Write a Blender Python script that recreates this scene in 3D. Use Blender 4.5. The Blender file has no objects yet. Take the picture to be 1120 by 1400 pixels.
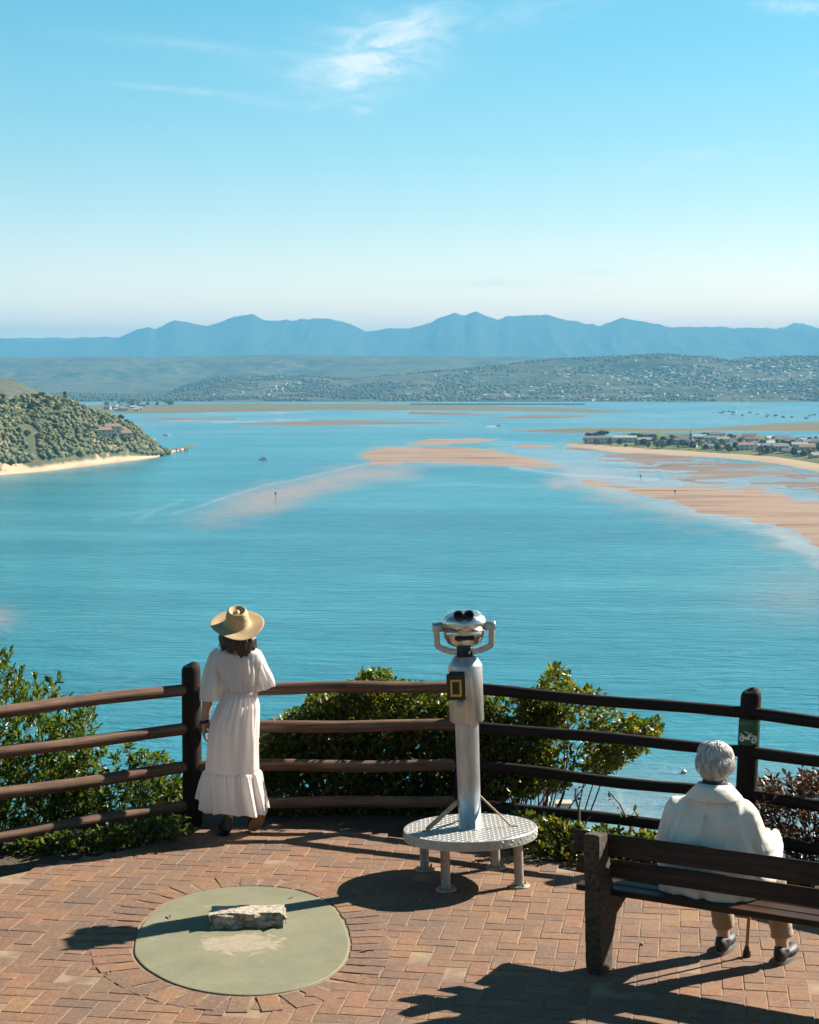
import bpy, bmesh, math, random
import numpy as np
from mathutils import Vector, Matrix, Euler

random.seed(7)
rng = np.random.default_rng(7)
S = bpy.context.scene
COL = S.collection
PI = math.pi

# ------------------------------------------------------------------ camera
F, HOR, CAMZ = 2400.0, 512.0, 3.3          # focal length / horizon in photo pixels, eye height
PITCH = math.atan((700 - HOR) / F)
cp, sp = math.cos(PITCH), math.sin(PITCH)
cam = bpy.data.cameras.new('camera')
cam.sensor_fit = 'VERTICAL'
cam.sensor_height = 36.0
cam.lens = F / 1400 * 36.0
cam.clip_start, cam.clip_end = 0.5, 90000
co = bpy.data.objects.new('camera', cam)
COL.objects.link(co)
co.location = (0, 0, CAMZ)
co.rotation_euler = (PI / 2 - PITCH, 0, 0)
S.camera = co

# ------------------------------------------------------------------ light
TO_SUN = Vector((2.05, 1.16, math.hypot(2.05, 1.16) * math.tan(math.radians(34.0)))).normalized()
sun = bpy.data.lights.new('sun', 'SUN')
sun.energy = 5.0
sun.angle = math.radians(0.5)
sun.color = (1.0, 0.90, 0.76)
so = bpy.data.objects.new('sun', sun)
COL.objects.link(so)
so.rotation_euler = (-TO_SUN).to_track_quat('-Z', 'Y').to_euler()
so.location = (20, 10, 30)

world = bpy.data.worlds.new('World')
S.world = world
world.use_nodes = True
WN, WL = world.node_tree.nodes, world.node_tree.links
WN.clear()


class G:
    """small node-graph writer"""
    def __init__(s, tree):
        s.t, s.n, s.l = tree, tree.nodes, tree.links

    def node(s, kind, **kw):
        n = s.n.new(kind)
        for k, v in kw.items():
            setattr(n, k, v)
        return n

    def put(s, sock, v):
        if isinstance(v, bpy.types.NodeSocket):
            s.l.new(v, sock)
        elif v is not None:
            sock.default_value = v

    def m(s, op, a, b=None, c=None, clamp=False):
        n = s.node('ShaderNodeMath', operation=op, use_clamp=clamp)
        s.put(n.inputs[0], a)
        if b is not None: s.put(n.inputs[1], b)
        if c is not None: s.put(n.inputs[2], c)
        return n.outputs[0]

    def mix(s, f, a, b, blend='MIX'):
        n = s.node('ShaderNodeMix', data_type='RGBA', blend_type=blend)
        s.put(n.inputs[0], f)
        for i, v in ((6, a), (7, b)):
            if isinstance(v, (tuple, list)) and len(v) == 3: v = (*v, 1)
            s.put(n.inputs[i], v)
        return n.outputs[2]

    def noise(s, vec, scale=5, detail=4, rough=.5, dist=0.0, dims='3D'):
        n = s.node('ShaderNodeTexNoise', noise_dimensions=dims)
        if vec is not None: s.put(n.inputs['Vector'], vec)
        n.inputs['Scale'].default_value = scale
        n.inputs['Detail'].default_value = detail
        n.inputs['Roughness'].default_value = rough
        n.inputs['Distortion'].default_value = dist
        return n.outputs[0]

    def ramp(s, f, stops, interp='LINEAR'):
        n = s.node('ShaderNodeValToRGB')
        n.color_ramp.interpolation = interp
        e = n.color_ramp.elements
        while len(e) < len(stops): e.new(0.5)
        for el, (p, c) in zip(e, stops):
            el.position = p
            el.color = (*c, 1) if len(c) == 3 else c
        s.put(n.inputs[0], f)
        return n.outputs[0]

    def smooth(s, v, a, b, lo=0.0, hi=1.0):
        n = s.node('ShaderNodeMapRange', interpolation_type='SMOOTHSTEP')
        s.put(n.inputs[0], v)
        n.inputs[1].default_value, n.inputs[2].default_value = a, b
        n.inputs[3].default_value, n.inputs[4].default_value = lo, hi
        return n.outputs[0]

    def xyz(s, x, y, z=0.0):
        n = s.node('ShaderNodeCombineXYZ')
        for i, v in enumerate((x, y, z)): s.put(n.inputs[i], v)
        return n.outputs[0]

    def sep(s, v):
        n = s.node('ShaderNodeSeparateXYZ')
        s.put(n.inputs[0], v)
        return n.outputs

    def scale(s, v, k):
        n = s.node('ShaderNodeVectorMath', operation='MULTIPLY')
        s.put(n.inputs[0], v)
        n.inputs[1].default_value = k
        return n.outputs[0]


def build_world():
    g = G(world.node_tree)
    tc = g.node('ShaderNodeTexCoord')
    sky = g.node('ShaderNodeTexSky', sky_type='NISHITA', sun_disc=False)
    sky.sun_elevation = math.radians(34.0)
    sky.sun_rotation = math.atan2(TO_SUN.x, TO_SUN.y)
    sky.altitude = 50
    sky.air_density, sky.dust_density, sky.ozone_density = 1.0, 0.3, 2.0
    d = g.sep(tc.outputs['Generated'])
    el = g.m('MAXIMUM', d[2], 0.0)
    # camera grade of the photograph's sky: cyan, pale towards the horizon
    ke = np.array([0, .035, .07, .13, .22, .45, 1.0])
    kc = np.log(np.array([(6.0, 3.2, 2.0), (3.0, 1.8, 1.25), (1.25, 1.03, .87), (.60, .80, .74), (.32, .72, .70), (.22, .38, .38), (.17, .28, .29)]))
    stops = []
    for e in list(np.linspace(0, .30, 26)) + [.45, .7, 1.0]:
        w = np.clip(e + np.linspace(-.028, .028, 29) * min(1, .35 + e * 14), 0, 1)      # eased between the keys
        stops.append((float(e), tuple(float(np.exp(np.mean(np.interp(w, ke, kc[:, q])))) for q in range(3))))
    tint = g.ramp(el, stops)
    c = g.mix(1.0, sky.outputs[0], tint, 'MULTIPLY')
    # thin cirrus: direction -> tangent-plane coordinates ahead of the viewer
    yy = g.m('MAXIMUM', d[1], 0.05)
    u = g.m('DIVIDE', d[0], yy)
    v = g.m('DIVIDE', d[2], yy)
    front = g.smooth(d[1], 0.2, 0.6)

    def blob(px, py, w, h, ang, amp):
        cu, cv = (px - 560) / F, (512 - py) / F
        du, dv = g.m('SUBTRACT', u, cu), g.m('SUBTRACT', v, cv)
        ca, sa = math.cos(ang), math.sin(ang)
        a = g.m('ADD', g.m('MULTIPLY', du, ca), g.m('MULTIPLY', dv, sa))
        b = g.m('ADD', g.m('MULTIPLY', du, -sa), g.m('MULTIPLY', dv, ca))
        a = g.m('POWER', g.m('DIVIDE', a, w / F), 2.0)
        b = g.m('POWER', g.m('DIVIDE', b, h / F), 2.0)
        e = g.m('EXPONENT', g.m('MULTIPLY', g.m('ADD', a, b), -1.0))
        return g.m('MULTIPLY', e, amp)

    blobs = [(512, 84, 62, 40, .5, .95), (486, 110, 60, 18, .1, .8), (568, 52, 50, 18, .6, .6), (525, 78, 105, 50, .2, .40), (250, 70, 130, 8, -.1, .26), (400, 100, 90, 22, -.2, .10),
             (250, 130, 90, 4.5, -.08, .36), (400, 150, 90, 6, -.1, .22), (492, 158, 16, 5, 0, .85), (955, 216, 34, 6, .05, .75),
             (880, 235, 60, 18, .0, .25), (1075, 20, 60, 9, -.05, .75), (1118, 108, 14, 4, 0, .7), (0, 281, 18, 6, 0, .6), (680, 388, 90, 5, .0, .35), (800, 374, 50, 5, 0, .3), (1045, 224, 22, 6, .1, .35), (700, 30, 130, 20, .15, .22)]
    tot = None
    for b in blobs:
        x = blob(*b)
        tot = x if tot is None else g.m('ADD', tot, x)
    wv = g.xyz(g.m('ADD', g.m('MULTIPLY', u, 22.0), g.m('MULTIPLY', v, -16.0)), g.m('ADD', g.m('MULTIPLY', v, 52.0), g.m('MULTIPLY', u, 6.0)), 0.0)
    n1 = g.noise(wv, 1.5, 8, .62, 1.2)
    n2 = g.noise(tc.outputs['Generated'], 3.0, 5, .6, 1.0)
    mask = g.m('MULTIPLY', tot, g.smooth(n1, .26, .74, 0.10, 1.15))
    mask = g.m('MULTIPLY', g.m('MULTIPLY', mask, front), 0.85)
    thin = g.m('MULTIPLY', g.smooth(n2, .55, .85), .10)
    mask = g.m('ADD', mask, thin, clamp=True)
    c = g.mix(mask, c, (4.9, 5.4, 5.7))
    bg = g.node('ShaderNodeBackground')
    g.put(bg.inputs[0], c)
    bg.inputs[1].default_value = 0.0685
    out = g.node('ShaderNodeOutputWorld')
    g.l.new(bg.outputs[0], out.inputs[0])


build_world()
S.view_settings.view_transform = 'Standard'
S.view_settings.look = 'None'
S.view_settings.gamma = 1.0
S.view_settings.exposure = 1.6
S.view_settings.use_curve_mapping = False
S.render.engine = 'CYCLES'
S.cycles.max_bounces = 8
S.cycles.diffuse_bounces = 5
S.cycles.glossy_bounces = 3
S.cycles.transmission_bounces = 4
S.cycles.volume_bounces = 0
S.cycles.use_denoising = True
S.cycles.sample_clamp_indirect = 6.0

# ------------------------------------------------------------------ photo-to-place helpers
WATER = -72.0


def ray(px, py):
    a, b = px - 560, -(py - 700)
    return Vector((a, F * cp + b * sp, -F * sp + b * cp))


def ground(px, py, z=0.0):
    r = ray(px, py)
    t = (z - CAMZ) / r.z
    return Vector((r.x * t, r.y * t, z))


def at_y(px, py, Y):
    r = ray(px, py)
    t = Y / r.y
    return Vector((r.x * t, Y, CAMZ + r.z * t))


def slope_of(py):
    """dz/dY of the line of sight through image row py"""
    b = 700 - np.asarray(py, float)
    return (-F * sp + b * cp) / (F * cp + b * sp)


def project(p):
    x, y, z = p[0], p[1], p[2] - CAMZ
    fw = y * cp - z * sp
    up = y * sp + z * cp
    return 560 + F * x / fw, 700 - F * up / fw


# ------------------------------------------------------------------ object helpers
def obj(name, me, parent=None, mats=None, label=None, cat=None, group=None, kind=None, loc=None):
    o = bpy.data.objects.new(name, me)
    COL.objects.link(o)
    if mats is not None and me is not None:
        for m_ in (mats if isinstance(mats, (list, tuple)) else [mats]): me.materials.append(m_)
    if parent is not None: o.parent = parent
    if loc is not None: o.location = loc
    tag(o, label, cat, group, kind)
    return o


def tag(o, label=None, cat=None, group=None, kind=None):
    if label: o['label'] = label
    if cat: o['category'] = cat
    if group: o['group'] = group
    if kind: o['kind'] = kind
    return o


def thing(name, label, cat, loc=(0, 0, 0), rz=0.0, group=None):
    o = obj(name, None, None, None, label, cat, group)
    o.location = loc
    o.rotation_euler = (0, 0, rz)
    o.empty_display_size = .2
    return o


def copy_tree(o, parent=None):
    c = o.copy()
    COL.objects.link(c)
    if parent is not None: c.parent = parent
    for ch in list(o.children): copy_tree(ch, c)
    return c


def np_mesh(name, v, f, smooth=False):
    """mesh from arrays; f is n x 3 or n x 4"""
    v = np.ascontiguousarray(v, np.float32)
    f = np.ascontiguousarray(f, np.int32)
    me = bpy.data.meshes.new(name)
    me.vertices.add(len(v))
    me.vertices.foreach_set('co', v.ravel())
    k = f.shape[1]
    me.loops.add(f.size)
    me.loops.foreach_set('vertex_index', f.ravel())
    me.polygons.add(len(f))
    me.polygons.foreach_set('loop_start', np.arange(0, f.size, k, dtype=np.int32))
    me.polygons.foreach_set('loop_total', np.full(len(f), k, np.int32))
    if smooth: me.polygons.foreach_set('use_smooth', np.ones(len(f), bool))
    me.update(calc_edges=True)
    me.validate()
    return me


class MB:
    """collects shapes and builds ONE mesh"""
    def __init__(s):
        s.v, s.f, s.sm, s.mi = [], [], [], []
        s.cur = 0

    def add(s, vs, fs, smooth=False):
        o = len(s.v)
        s.v += [tuple(p) for p in vs]
        s.f += [tuple(i + o for i in q) for q in fs]
        s.sm += [smooth] * len(fs)
        s.mi += [s.cur] * len(fs)

    def box(s, c, size, R=None, taper=1.0):
        R = R or Matrix.Identity(3)
        hx, hy, hz = size[0] / 2, size[1] / 2, size[2] / 2
        vs = []
        for z in (-1, 1):
            k = taper if z > 0 else 1
            for x, y in ((-1, -1), (1, -1), (1, 1), (-1, 1)):
                vs.append(Vector(c) + R @ Vector((x * hx * k, y * hy * k, z * hz)))
        s.add(vs, [(3, 2, 1, 0), (4, 5, 6, 7), (0, 1, 5, 4), (1, 2, 6, 5), (2, 3, 7, 6), (3, 0, 4, 7)])

    def bbox(s, c, size, R=None, bev=.004):
        """bevelled box"""
        R = R or Matrix.Identity(3)
        bm = bmesh.new()
        bmesh.ops.create_cube(bm, size=1)
        for v in bm.verts: v.co = Vector((v.co.x * size[0], v.co.y * size[1], v.co.z * size[2]))
        bmesh.ops.bevel(bm, geom=bm.edges[:], offset=bev, segments=2, affect='EDGES', profile=.5)
        bm.verts.index_update()
        s.add([Vector(c) + R @ v.co for v in bm.verts], [[v.index for v in f.verts] for f in bm.faces])
        bm.free()

    def tube(s, pts, rad, n=10, cap=True, smooth=True, squash=None):
        pts = [Vector(p) for p in pts]
        if not isinstance(rad, (list, tuple)): rad = [rad] * len(pts)
        o = []
        prev = None
        for i, p in enumerate(pts):
            t = (pts[min(i + 1, len(pts) - 1)] - pts[max(i - 1, 0)])
            t = t.normalized() if t.length > 1e-9 else Vector((0, 0, 1))
            if prev is None:
                a = t.orthogonal().normalized()
            else:
                a = (prev - t * prev.dot(t))
                a = a.normalized() if a.length > 1e-6 else t.orthogonal().normalized()
            prev = a
            b = t.cross(a)
            for k in range(n):
                th = 2 * PI * k / n
                o.append(p + (a * math.cos(th) + b * math.sin(th)) * rad[i])
        fs = []
        for i in range(len(pts) - 1):
            for k in range(n):
                k2 = (k + 1) % n
                fs.append((i * n + k, i * n + k2, (i + 1) * n + k2, (i + 1) * n + k))
        s.add(o, fs, smooth)
        if cap:
            s.add(o[:n], [tuple(range(n - 1, -1, -1))])
            s.add(o[-n:], [tuple(range(n))])

    def lathe(s, prof, n=32, M=None, smooth=True, close=True):
        M = M or Matrix.Identity(4)
        vs, fs = [], []
        for r, z in prof:
            for k in range(n):
                a = 2 * PI * k / n
                vs.append(M @ Vector((r * math.cos(a), r * math.sin(a), z)))
        for i in range(len(prof) - 1):
            for k in range(n):
                k2 = (k + 1) % n
                fs.append((i * n + k, i * n + k2, (i + 1) * n + k2, (i + 1) * n + k))
        s.add(vs, fs, smooth)
        if close:
            if prof[0][0] > 1e-4: s.add(vs[:n], [tuple(range(n - 1, -1, -1))])
            if prof[-1][0] > 1e-4: s.add(vs[-n:], [tuple(range(n))])

    def ell(s, c, r, R=None, nu=16, nv=10):
        R = R or Matrix.Identity(3)
        vs, fs = [], []
        for j in range(nv + 1):
            ph = -PI / 2 + PI * j / nv
            for k in range(nu):
                th = 2 * PI * k / nu
                vs.append(Vector(c) + R @ Vector((r[0] * math.cos(ph) * math.cos(th), r[1] * math.cos(ph) * math.sin(th), r[2] * math.sin(ph))))
        for j in range(nv):
            for k in range(nu):
                k2 = (k + 1) % nu
                fs.append((j * nu + k, j * nu + k2, (j + 1) * nu + k2, (j + 1) * nu + k))
        s.add(vs, fs, True)

    def loft(s, rings, cap=True, smooth=True):
        """rings: lists of equal length of points"""
        n = len(rings[0])
        vs = [p for r in rings for p in r]
        fs = []
        for i in range(len(rings) - 1):
            for k in range(n):
                k2 = (k + 1) % n
                fs.append((i * n + k, i * n + k2, (i + 1) * n + k2, (i + 1) * n + k))
        s.add(vs, fs, smooth)
        if cap:
            s.add(rings[0], [tuple(range(n - 1, -1, -1))])
            s.add(rings[-1], [tuple(range(n))])

    def prism(s, poly, M, depth):
        """polygon in local xy extruded along local z from 0 to depth"""
        n = len(poly)
        a = [M @ Vector((x, y, 0)) for x, y in poly]
        b = [M @ Vector((x, y, depth)) for x, y in poly]
        s.add(a + b, [tuple(range(n - 1, -1, -1)), tuple(range(n, 2 * n))] + [(i, (i + 1) % n, n + (i + 1) % n, n + i) for i in range(n)])

    def mesh(s, name='mesh'):
        me = bpy.data.meshes.new(name)
        me.from_pydata([tuple(p) for p in s.v], [], s.f)
        me.polygons.foreach_set('use_smooth', s.sm)
        me.polygons.foreach_set('material_index', s.mi)
        me.update()
        return me

    def build(s, name, mats, parent=None, **kw):
        return obj(name, s.mesh(name), parent, mats, **kw)


def fuse(mb, voxel=.01, it=6, name='body'):
    """melt the collected shapes into one continuous skin"""
    me = mb.mesh(name)
    o = bpy.data.objects.new('tmp', me)
    COL.objects.link(o)
    r = o.modifiers.new('r', 'REMESH')
    r.mode = 'VOXEL'
    r.voxel_size = voxel
    r.use_smooth_shade = True
    if it:
        q = o.modifiers.new('s', 'SMOOTH')
        q.factor, q.iterations = .5, it
    dg = bpy.context.evaluated_depsgraph_get()
    out = bpy.data.meshes.new_from_object(o.evaluated_get(dg))
    bpy.data.objects.remove(o)
    out.name = name
    out.polygons.foreach_set('use_smooth', [True] * len(out.polygons))
    out.materials.clear()
    return out


def get_co(me):
    a = np.empty(len(me.vertices) * 3, np.float32)
    me.vertices.foreach_get('co', a)
    return a.reshape(-1, 3)


def get_no(me):
    a = np.empty(len(me.vertices) * 3, np.float32)
    me.vertices.foreach_get('normal', a)
    return a.reshape(-1, 3)


def set_co(me, a):
    me.vertices.foreach_set('co', np.ascontiguousarray(a, np.float32).ravel())
    me.update()


def _h(ix, iy, seed):
    n = (ix * 374761393 + iy * 668265263 + seed * 1442695041).astype(np.int64) & 0xFFFFFFFF
    n = ((n ^ (n >> 13)) * 1274126177) & 0xFFFFFFFF
    n = n ^ (n >> 16)
    return (n & 0xFFFFFF) / float(0xFFFFFF)


def vnoise(x, y, seed=0):
    x, y = np.asarray(x, float), np.asarray(y, float)
    ix, iy = np.floor(x).astype(np.int64), np.floor(y).astype(np.int64)
    fx, fy = x - ix, y - iy
    fx, fy = fx * fx * (3 - 2 * fx), fy * fy * (3 - 2 * fy)
    a, b = _h(ix, iy, seed), _h(ix + 1, iy, seed)
    c, d = _h(ix, iy + 1, seed), _h(ix + 1, iy + 1, seed)
    return (a + (b - a) * fx) * (1 - fy) + (c + (d - c) * fx) * fy


def fbm(x, y, seed=0, oct=4):
    s, a, t = 0, 1.0, 0
    for i in range(oct):
        s = s + a * vnoise(x * 2 ** i, y * 2 ** i, seed + i * 17)
        t += a
        a *= .5
    return s / t


def sstep(x):
    x = np.clip(x, 0, 1)
    return x * x * (3 - 2 * x)


def sdf(px, py, poly, ky=1.0):
    """signed distance (inside positive) to a polygon, rows stretched by ky"""
    P = np.array(poly, float) * (1, ky)
    x, y = np.asarray(px, float), np.asarray(py, float) * ky
    best = np.full(x.shape, 1e18)
    ins = np.zeros(x.shape, bool)
    for i in range(len(P)):
        a, b = P[i], P[(i + 1) % len(P)]
        e = b - a
        wx, wy = x - a[0], y - a[1]
        t = np.clip((wx * e[0] + wy * e[1]) / (e @ e + 1e-12), 0, 1)
        best = np.minimum(best, (wx - t * e[0]) ** 2 + (wy - t * e[1]) ** 2)
        c = (a[1] <= y) != (b[1] <= y)
        if abs(e[1]) > 1e-12:
            ins ^= c & (x < a[0] + (y - a[1]) * e[0] / e[1])
    return np.where(ins, 1, -1) * np.sqrt(best)


def sline(px, py, pts, ky=1.0):
    P = np.array(pts, float) * (1, ky)
    x, y = np.asarray(px, float), np.asarray(py, float) * ky
    best = np.full(x.shape, 1e18)
    for i in range(len(P) - 1):
        a, b = P[i], P[i + 1]
        e = b - a
        wx, wy = x - a[0], y - a[1]
        t = np.clip((wx * e[0] + wy * e[1]) / (e @ e + 1e-12), 0, 1)
        best = np.minimum(best, (wx - t * e[0]) ** 2 + (wy - t * e[1]) ** 2)
    return np.sqrt(best)


def in_poly(x, y, poly):
    ins = False
    n = len(poly)
    for i in range(n):
        (x1, y1), (x2, y2) = poly[i], poly[(i + 1) % n]
        if (y1 > y) != (y2 > y) and x < x1 + (y - y1) * (x2 - x1) / (y2 - y1): ins = not ins
    return ins


# ------------------------------------------------------------------ materials
def material(name):
    m_ = bpy.data.materials.new(name)
    m_.use_nodes = True
    nt = m_.node_tree
    nt.nodes.clear()
    g = G(nt)
    out = g.node('ShaderNodeOutputMaterial')
    b = g.node('ShaderNodeBsdfPrincipled')
    g.l.new(b.outputs[0], out.inputs[0])
    g.b, g.out = b, out
    g.tc = g.node('ShaderNodeTexCoord')
    g.pos = g.node('ShaderNodeNewGeometry').outputs['Position']
    return m_, g


def bump(g, h, strength=.5, dist=.01):
    n = g.node('ShaderNodeBump')
    n.inputs['Strength'].default_value = strength
    n.inputs['Distance'].default_value = dist
    g.put(n.inputs['Height'], h)
    g.l.new(n.outputs[0], g.b.inputs['Normal'])


def basic(name, c1, c2=None, rough=.6, scale=20, metal=0.0, bstr=.0, bdist=.005, space='Object', stretch=(1, 1, 1), lo=.35, hi=.65, spec=.5, rvar=0.0):
    m_, g = material(name)
    v = g.tc.outputs[space] if space != 'World' else g.pos
    v = g.scale(v, stretch)
    n = g.noise(v, scale, 6, .6)
    g.put(g.b.inputs['Base Color'], g.ramp(n, [(lo, c1), (hi, c2 or c1)]))
    g.b.inputs['Roughness'].default_value = rough
    if rvar: g.put(g.b.inputs['Roughness'], g.smooth(n, .3, .7, rough - rvar, rough + rvar))
    g.b.inputs['Metallic'].default_value = metal
    g.b.inputs['Specular IOR Level'].default_value = spec
    if bstr: bump(g, g.noise(v, scale * 3, 5, .65), bstr, bdist)
    return m_


def leaf_mat(name, stops, trans=.35, rough=.38):
    m_, g = material(name)
    geo = g.node('ShaderNodeNewGeometry')
    c = g.ramp(geo.outputs['Random Per Island'], stops)
    g.put(g.b.inputs['Base Color'], c)
    g.b.inputs['Roughness'].default_value = rough
    g.b.inputs['Specular IOR Level'].default_value = .5
    tr = g.node('ShaderNodeBsdfTranslucent')
    g.put(tr.inputs[0], g.mix(1.0, c, (1.5, 1.7, .6), 'MULTIPLY'))
    mx = g.node('ShaderNodeMixShader')
    mx.inputs[0].default_value = trans
    g.l.new(g.b.outputs[0], mx.inputs[1])
    g.l.new(tr.outputs[0], mx.inputs[2])
    g.l.new(mx.outputs[0], g.out.inputs[0])
    return m_


def wood_mat(name, c1, c2, c3, rough=.75, axis=2, scale=1.0):
    m_, g = material(name)
    st = [38 * scale, 38 * scale, 38 * scale]
    st[axis] = 1.6 * scale
    info = g.node('ShaderNodeObjectInfo')
    off = g.node('ShaderNodeVectorMath', operation='ADD')
    g.put(off.inputs[0], g.scale(g.tc.outputs['Object'], tuple(st)))
    g.put(off.inputs[1], g.xyz(g.m('MULTIPLY', info.outputs['Random'], 90.0), 0.0, 0.0))
    n = g.noise(off.outputs[0], 1.0, 6, .6, .6)
    blot = g.noise(g.tc.outputs['Object'], 5.0, 4, .6)
    c = g.ramp(n, [(.28, c1), (.5, c2), (.74, c3)])
    c = g.mix(g.smooth(blot, .45, .75, 0, .55), c, c1)
    g.put(g.b.inputs['Base Color'], c)
    g.b.inputs['Roughness'].default_value = rough
    g.b.inputs['Specular IOR Level'].default_value = .22
    bump(g, n, .7, .008)
    return m_


def build_materials():
    M = {}
    # brick paver: colour differs piece by piece
    m_, g = material('clay_paver')
    info = g.node('ShaderNodeObjectInfo')
    geo = g.node('ShaderNodeNewGeometry')
    rnd = g.m('FRACT', g.m('ADD', g.m('MULTIPLY', info.outputs['Random'], 7.31), geo.outputs['Random Per Island']))
    base = g.ramp(rnd, [(0, (0.269, 0.109, 0.053)), (.2, (0.300, 0.147, 0.066)), (.38, (0.222, 0.106, 0.060)), (.55, (0.321, 0.168, 0.074)), (.7, (0.248, 0.120, 0.066)), (.85, (0.300, 0.133, 0.064)), (1, (0.227, 0.115, 0.070))])
    n1 = g.noise(g.pos, 14, 6, .65)
    n2 = g.noise(g.pos, 90, 4, .6)
    n3 = g.noise(g.pos, 2.2, 4, .6)
    c = g.mix(g.smooth(n1, .42, .72, 0, .55), base, (0.328, 0.226, 0.144))
    c = g.mix(g.smooth(n3, .48, .68, 0, .6), c, (.155, .10, .075))
    n5 = g.noise(g.pos, .9, 5, .7)
    c = g.mix(g.m('MULTIPLY', g.smooth(g.m('FRACT', g.m('MULTIPLY', rnd, 17.3)), .62, .9), .6), c, (.15, .095, .075))
    c = g.mix(g.smooth(n5, .46, .62, 0, .55), c, (.16, .105, .075))
    n4 = g.noise(g.pos, 38, 6, .75)
    c = g.mix(g.smooth(n4, .5, .66, 0, .55), c, (.36, .235, .14))
    c = g.mix(g.smooth(n4, .34, .46, .7, 0), c, (.11, .07, .052))
    c = g.mix(g.smooth(n2, .56, .70, 0, .6), c, (.13, .08, .06))
    g.put(g.b.inputs['Base Color'], c)
    g.b.inputs['Roughness'].default_value = .82
    bump(g, g.m('ADD', n2, g.m('MULTIPLY', n1, 1.5)), .6, .004)
    M['paver'] = m_
    M['joint'] = basic('sandy_joint', (0.392, 0.277, 0.174), (0.225, 0.150, 0.098), .95, 7, bstr=.8, bdist=.004, space='World')
    # green painted concrete
    m_, g = material('green_concrete')
    n1 = g.noise(g.pos, 3.5, 6, .6)
    n2 = g.noise(g.pos, 60, 4, .7)
    c = g.ramp(n1, [(.3, (0.199, 0.202, 0.121)), (.7, (0.268, 0.258, 0.165))])
    c = g.mix(g.smooth(n2, .55, .75, 0, .35), c, (.38, .36, .25))
    c = g.mix(g.smooth(n2, .25, .42, .45, 0), c, (.10, .11, .065))
    c = g.mix(g.smooth(g.noise(g.pos, 5.5, 7, .72, .6), .52, .72, 0, .45), c, (.17, .165, .10))
    # worn, pale cement patch in front of the block
    cpatch = ground(333, 1290)
    p = g.node('ShaderNodeVectorMath', operation='SUBTRACT')
    g.put(p.inputs[0], g.pos)
    p.inputs[1].default_value = cpatch
    q = g.sep(p.outputs[0])
    r = g.m('ADD', g.m('POWER', g.m('DIVIDE', q[0], .36), 2.0), g.m('POWER', g.m('DIVIDE', q[1], .30), 2.0))
    wn = g.noise(g.pos, 7, 6, .7, .8)
    mask = g.smooth(g.m('ADD', r, g.m('MULTIPLY', wn, 2.4)), 1.64, 1.50)
    st = g.noise(g.pos, 16, 5, .7)
    c = g.mix(g.m('MULTIPLY', mask, g.smooth(st, .3, .6, .35, .9)), c, (.44, .36, .26))
    wh = g.smooth(g.noise(g.scale(g.pos, (1, .7, 1)), 9, 7, .75),   .60, .72, 0, .6)
    c = g.mix(wh, c, (.45, .42, .32))
    g.put(g.b.inputs['Base Color'], c)
    g.b.inputs['Roughness'].default_value = .75
    bump(g, n2, .35, .004)
    M['disc'] = m_
    M['granite'] = basic('rough_stone', (.24, .19, .14), (.60, .52, .42), .9, 34, bstr=1.0, bdist=.02, lo=.32, hi=.55)
    M['soil'] = None
    m_, g = material('hillside_soil')
    n1 = g.noise(g.pos, 1.3, 6, .65)
    n2 = g.noise(g.pos, 24, 5, .7)
    c = g.ramp(n1, [(.35, (.06, .042, .028)), (.65, (.13, .088, .055))])
    c = g.mix(g.smooth(n2, .45, .7, 0, .5), c, (.05, .055, .025))
    far = g.smooth(g.sep(g.pos)[2], -.6, -3.0)
    far = g.m('MAXIMUM', far, g.smooth(g.sep(g.pos)[2], .3, 1.0))
    c = g.mix(far, c, g.ramp(n1, [(.3, (.03, .045, .015)), (.7, (.08, .10, .035))]))
    g.put(g.b.inputs['Base Color'], c)
    g.b.inputs['Roughness'].default_value = .95
    bump(g, n2, .8, .03)
    M['soil'] = m_
    M['rail'] = wood_mat('weathered_lit_pole', (0.076, 0.040, 0.024), (0.190, 0.106, 0.071), (0.343, 0.218, 0.154), .72, 2)
    M['post'] = wood_mat('dark_post', (0.012, 0.008, 0.006), (0.025, 0.014, 0.010), (0.050, 0.030, 0.021), .75, 2)
    M['bench_wood'] = wood_mat('bench_wood', (0.020, 0.010, 0.005), (0.041, 0.019, 0.010), (0.087, 0.040, 0.022), .5, 0)
    M['bench_stone'] = basic('exposed_aggregate', (.030, .022, .015), (.15, .11, .07), .9, 45, bstr=.9, bdist=.008)
    # metals
    m_, g = material('silver_paint')
    n = g.noise(g.scale(g.tc.outputs['Object'], (1, 1, .25)), 30, 5, .65)
    n2 = g.noise(g.tc.outputs['Object'], 6, 5, .6)
    g.put(g.b.inputs['Base Color'], g.ramp(n, [(.3, (.40, .42, .44)), (.7, (.56, .58, .59))]))
    g.b.inputs['Metallic'].default_value = .75
    g.put(g.b.inputs['Roughness'], g.smooth(n2, .3, .7, .30, .44))
    bump(g, n, .1, .002)
    M['silver'] = m_
    m_, g = material('polished_head')
    n2 = g.noise(g.tc.outputs['Object'], 9, 5, .6)
    g.put(g.b.inputs['Base Color'], g.ramp(n2, [(.3, (.55, .55, .54)), (.7, (.68, .68, .66))]))
    g.b.inputs['Metallic'].default_value = 1.0
    g.put(g.b.inputs['Roughness'], g.smooth(n2, .3, .7, .20, .34))
    M['chrome'] = m_
    m_, g = material('tread_plate')
    n = g.noise(g.tc.outputs['Object'], 18, 5, .6)
    g.put(g.b.inputs['Base Color'], g.ramp(n, [(.3, (.48, .47, .45)), (.7, (.62, .61, .58))]))
    g.b.inputs['Metallic'].default_value = .45
    g.b.inputs['Roughness'].default_value = .45
    bump(g, n, .15, .002)
    M['tread'] = m_
    m_, g = material('galvanised_leg')
    n = g.noise(g.tc.outputs['Object'], 12, 5, .7)
    n2 = g.noise(g.tc.outputs['Object'], 7, 5, .75)
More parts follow.
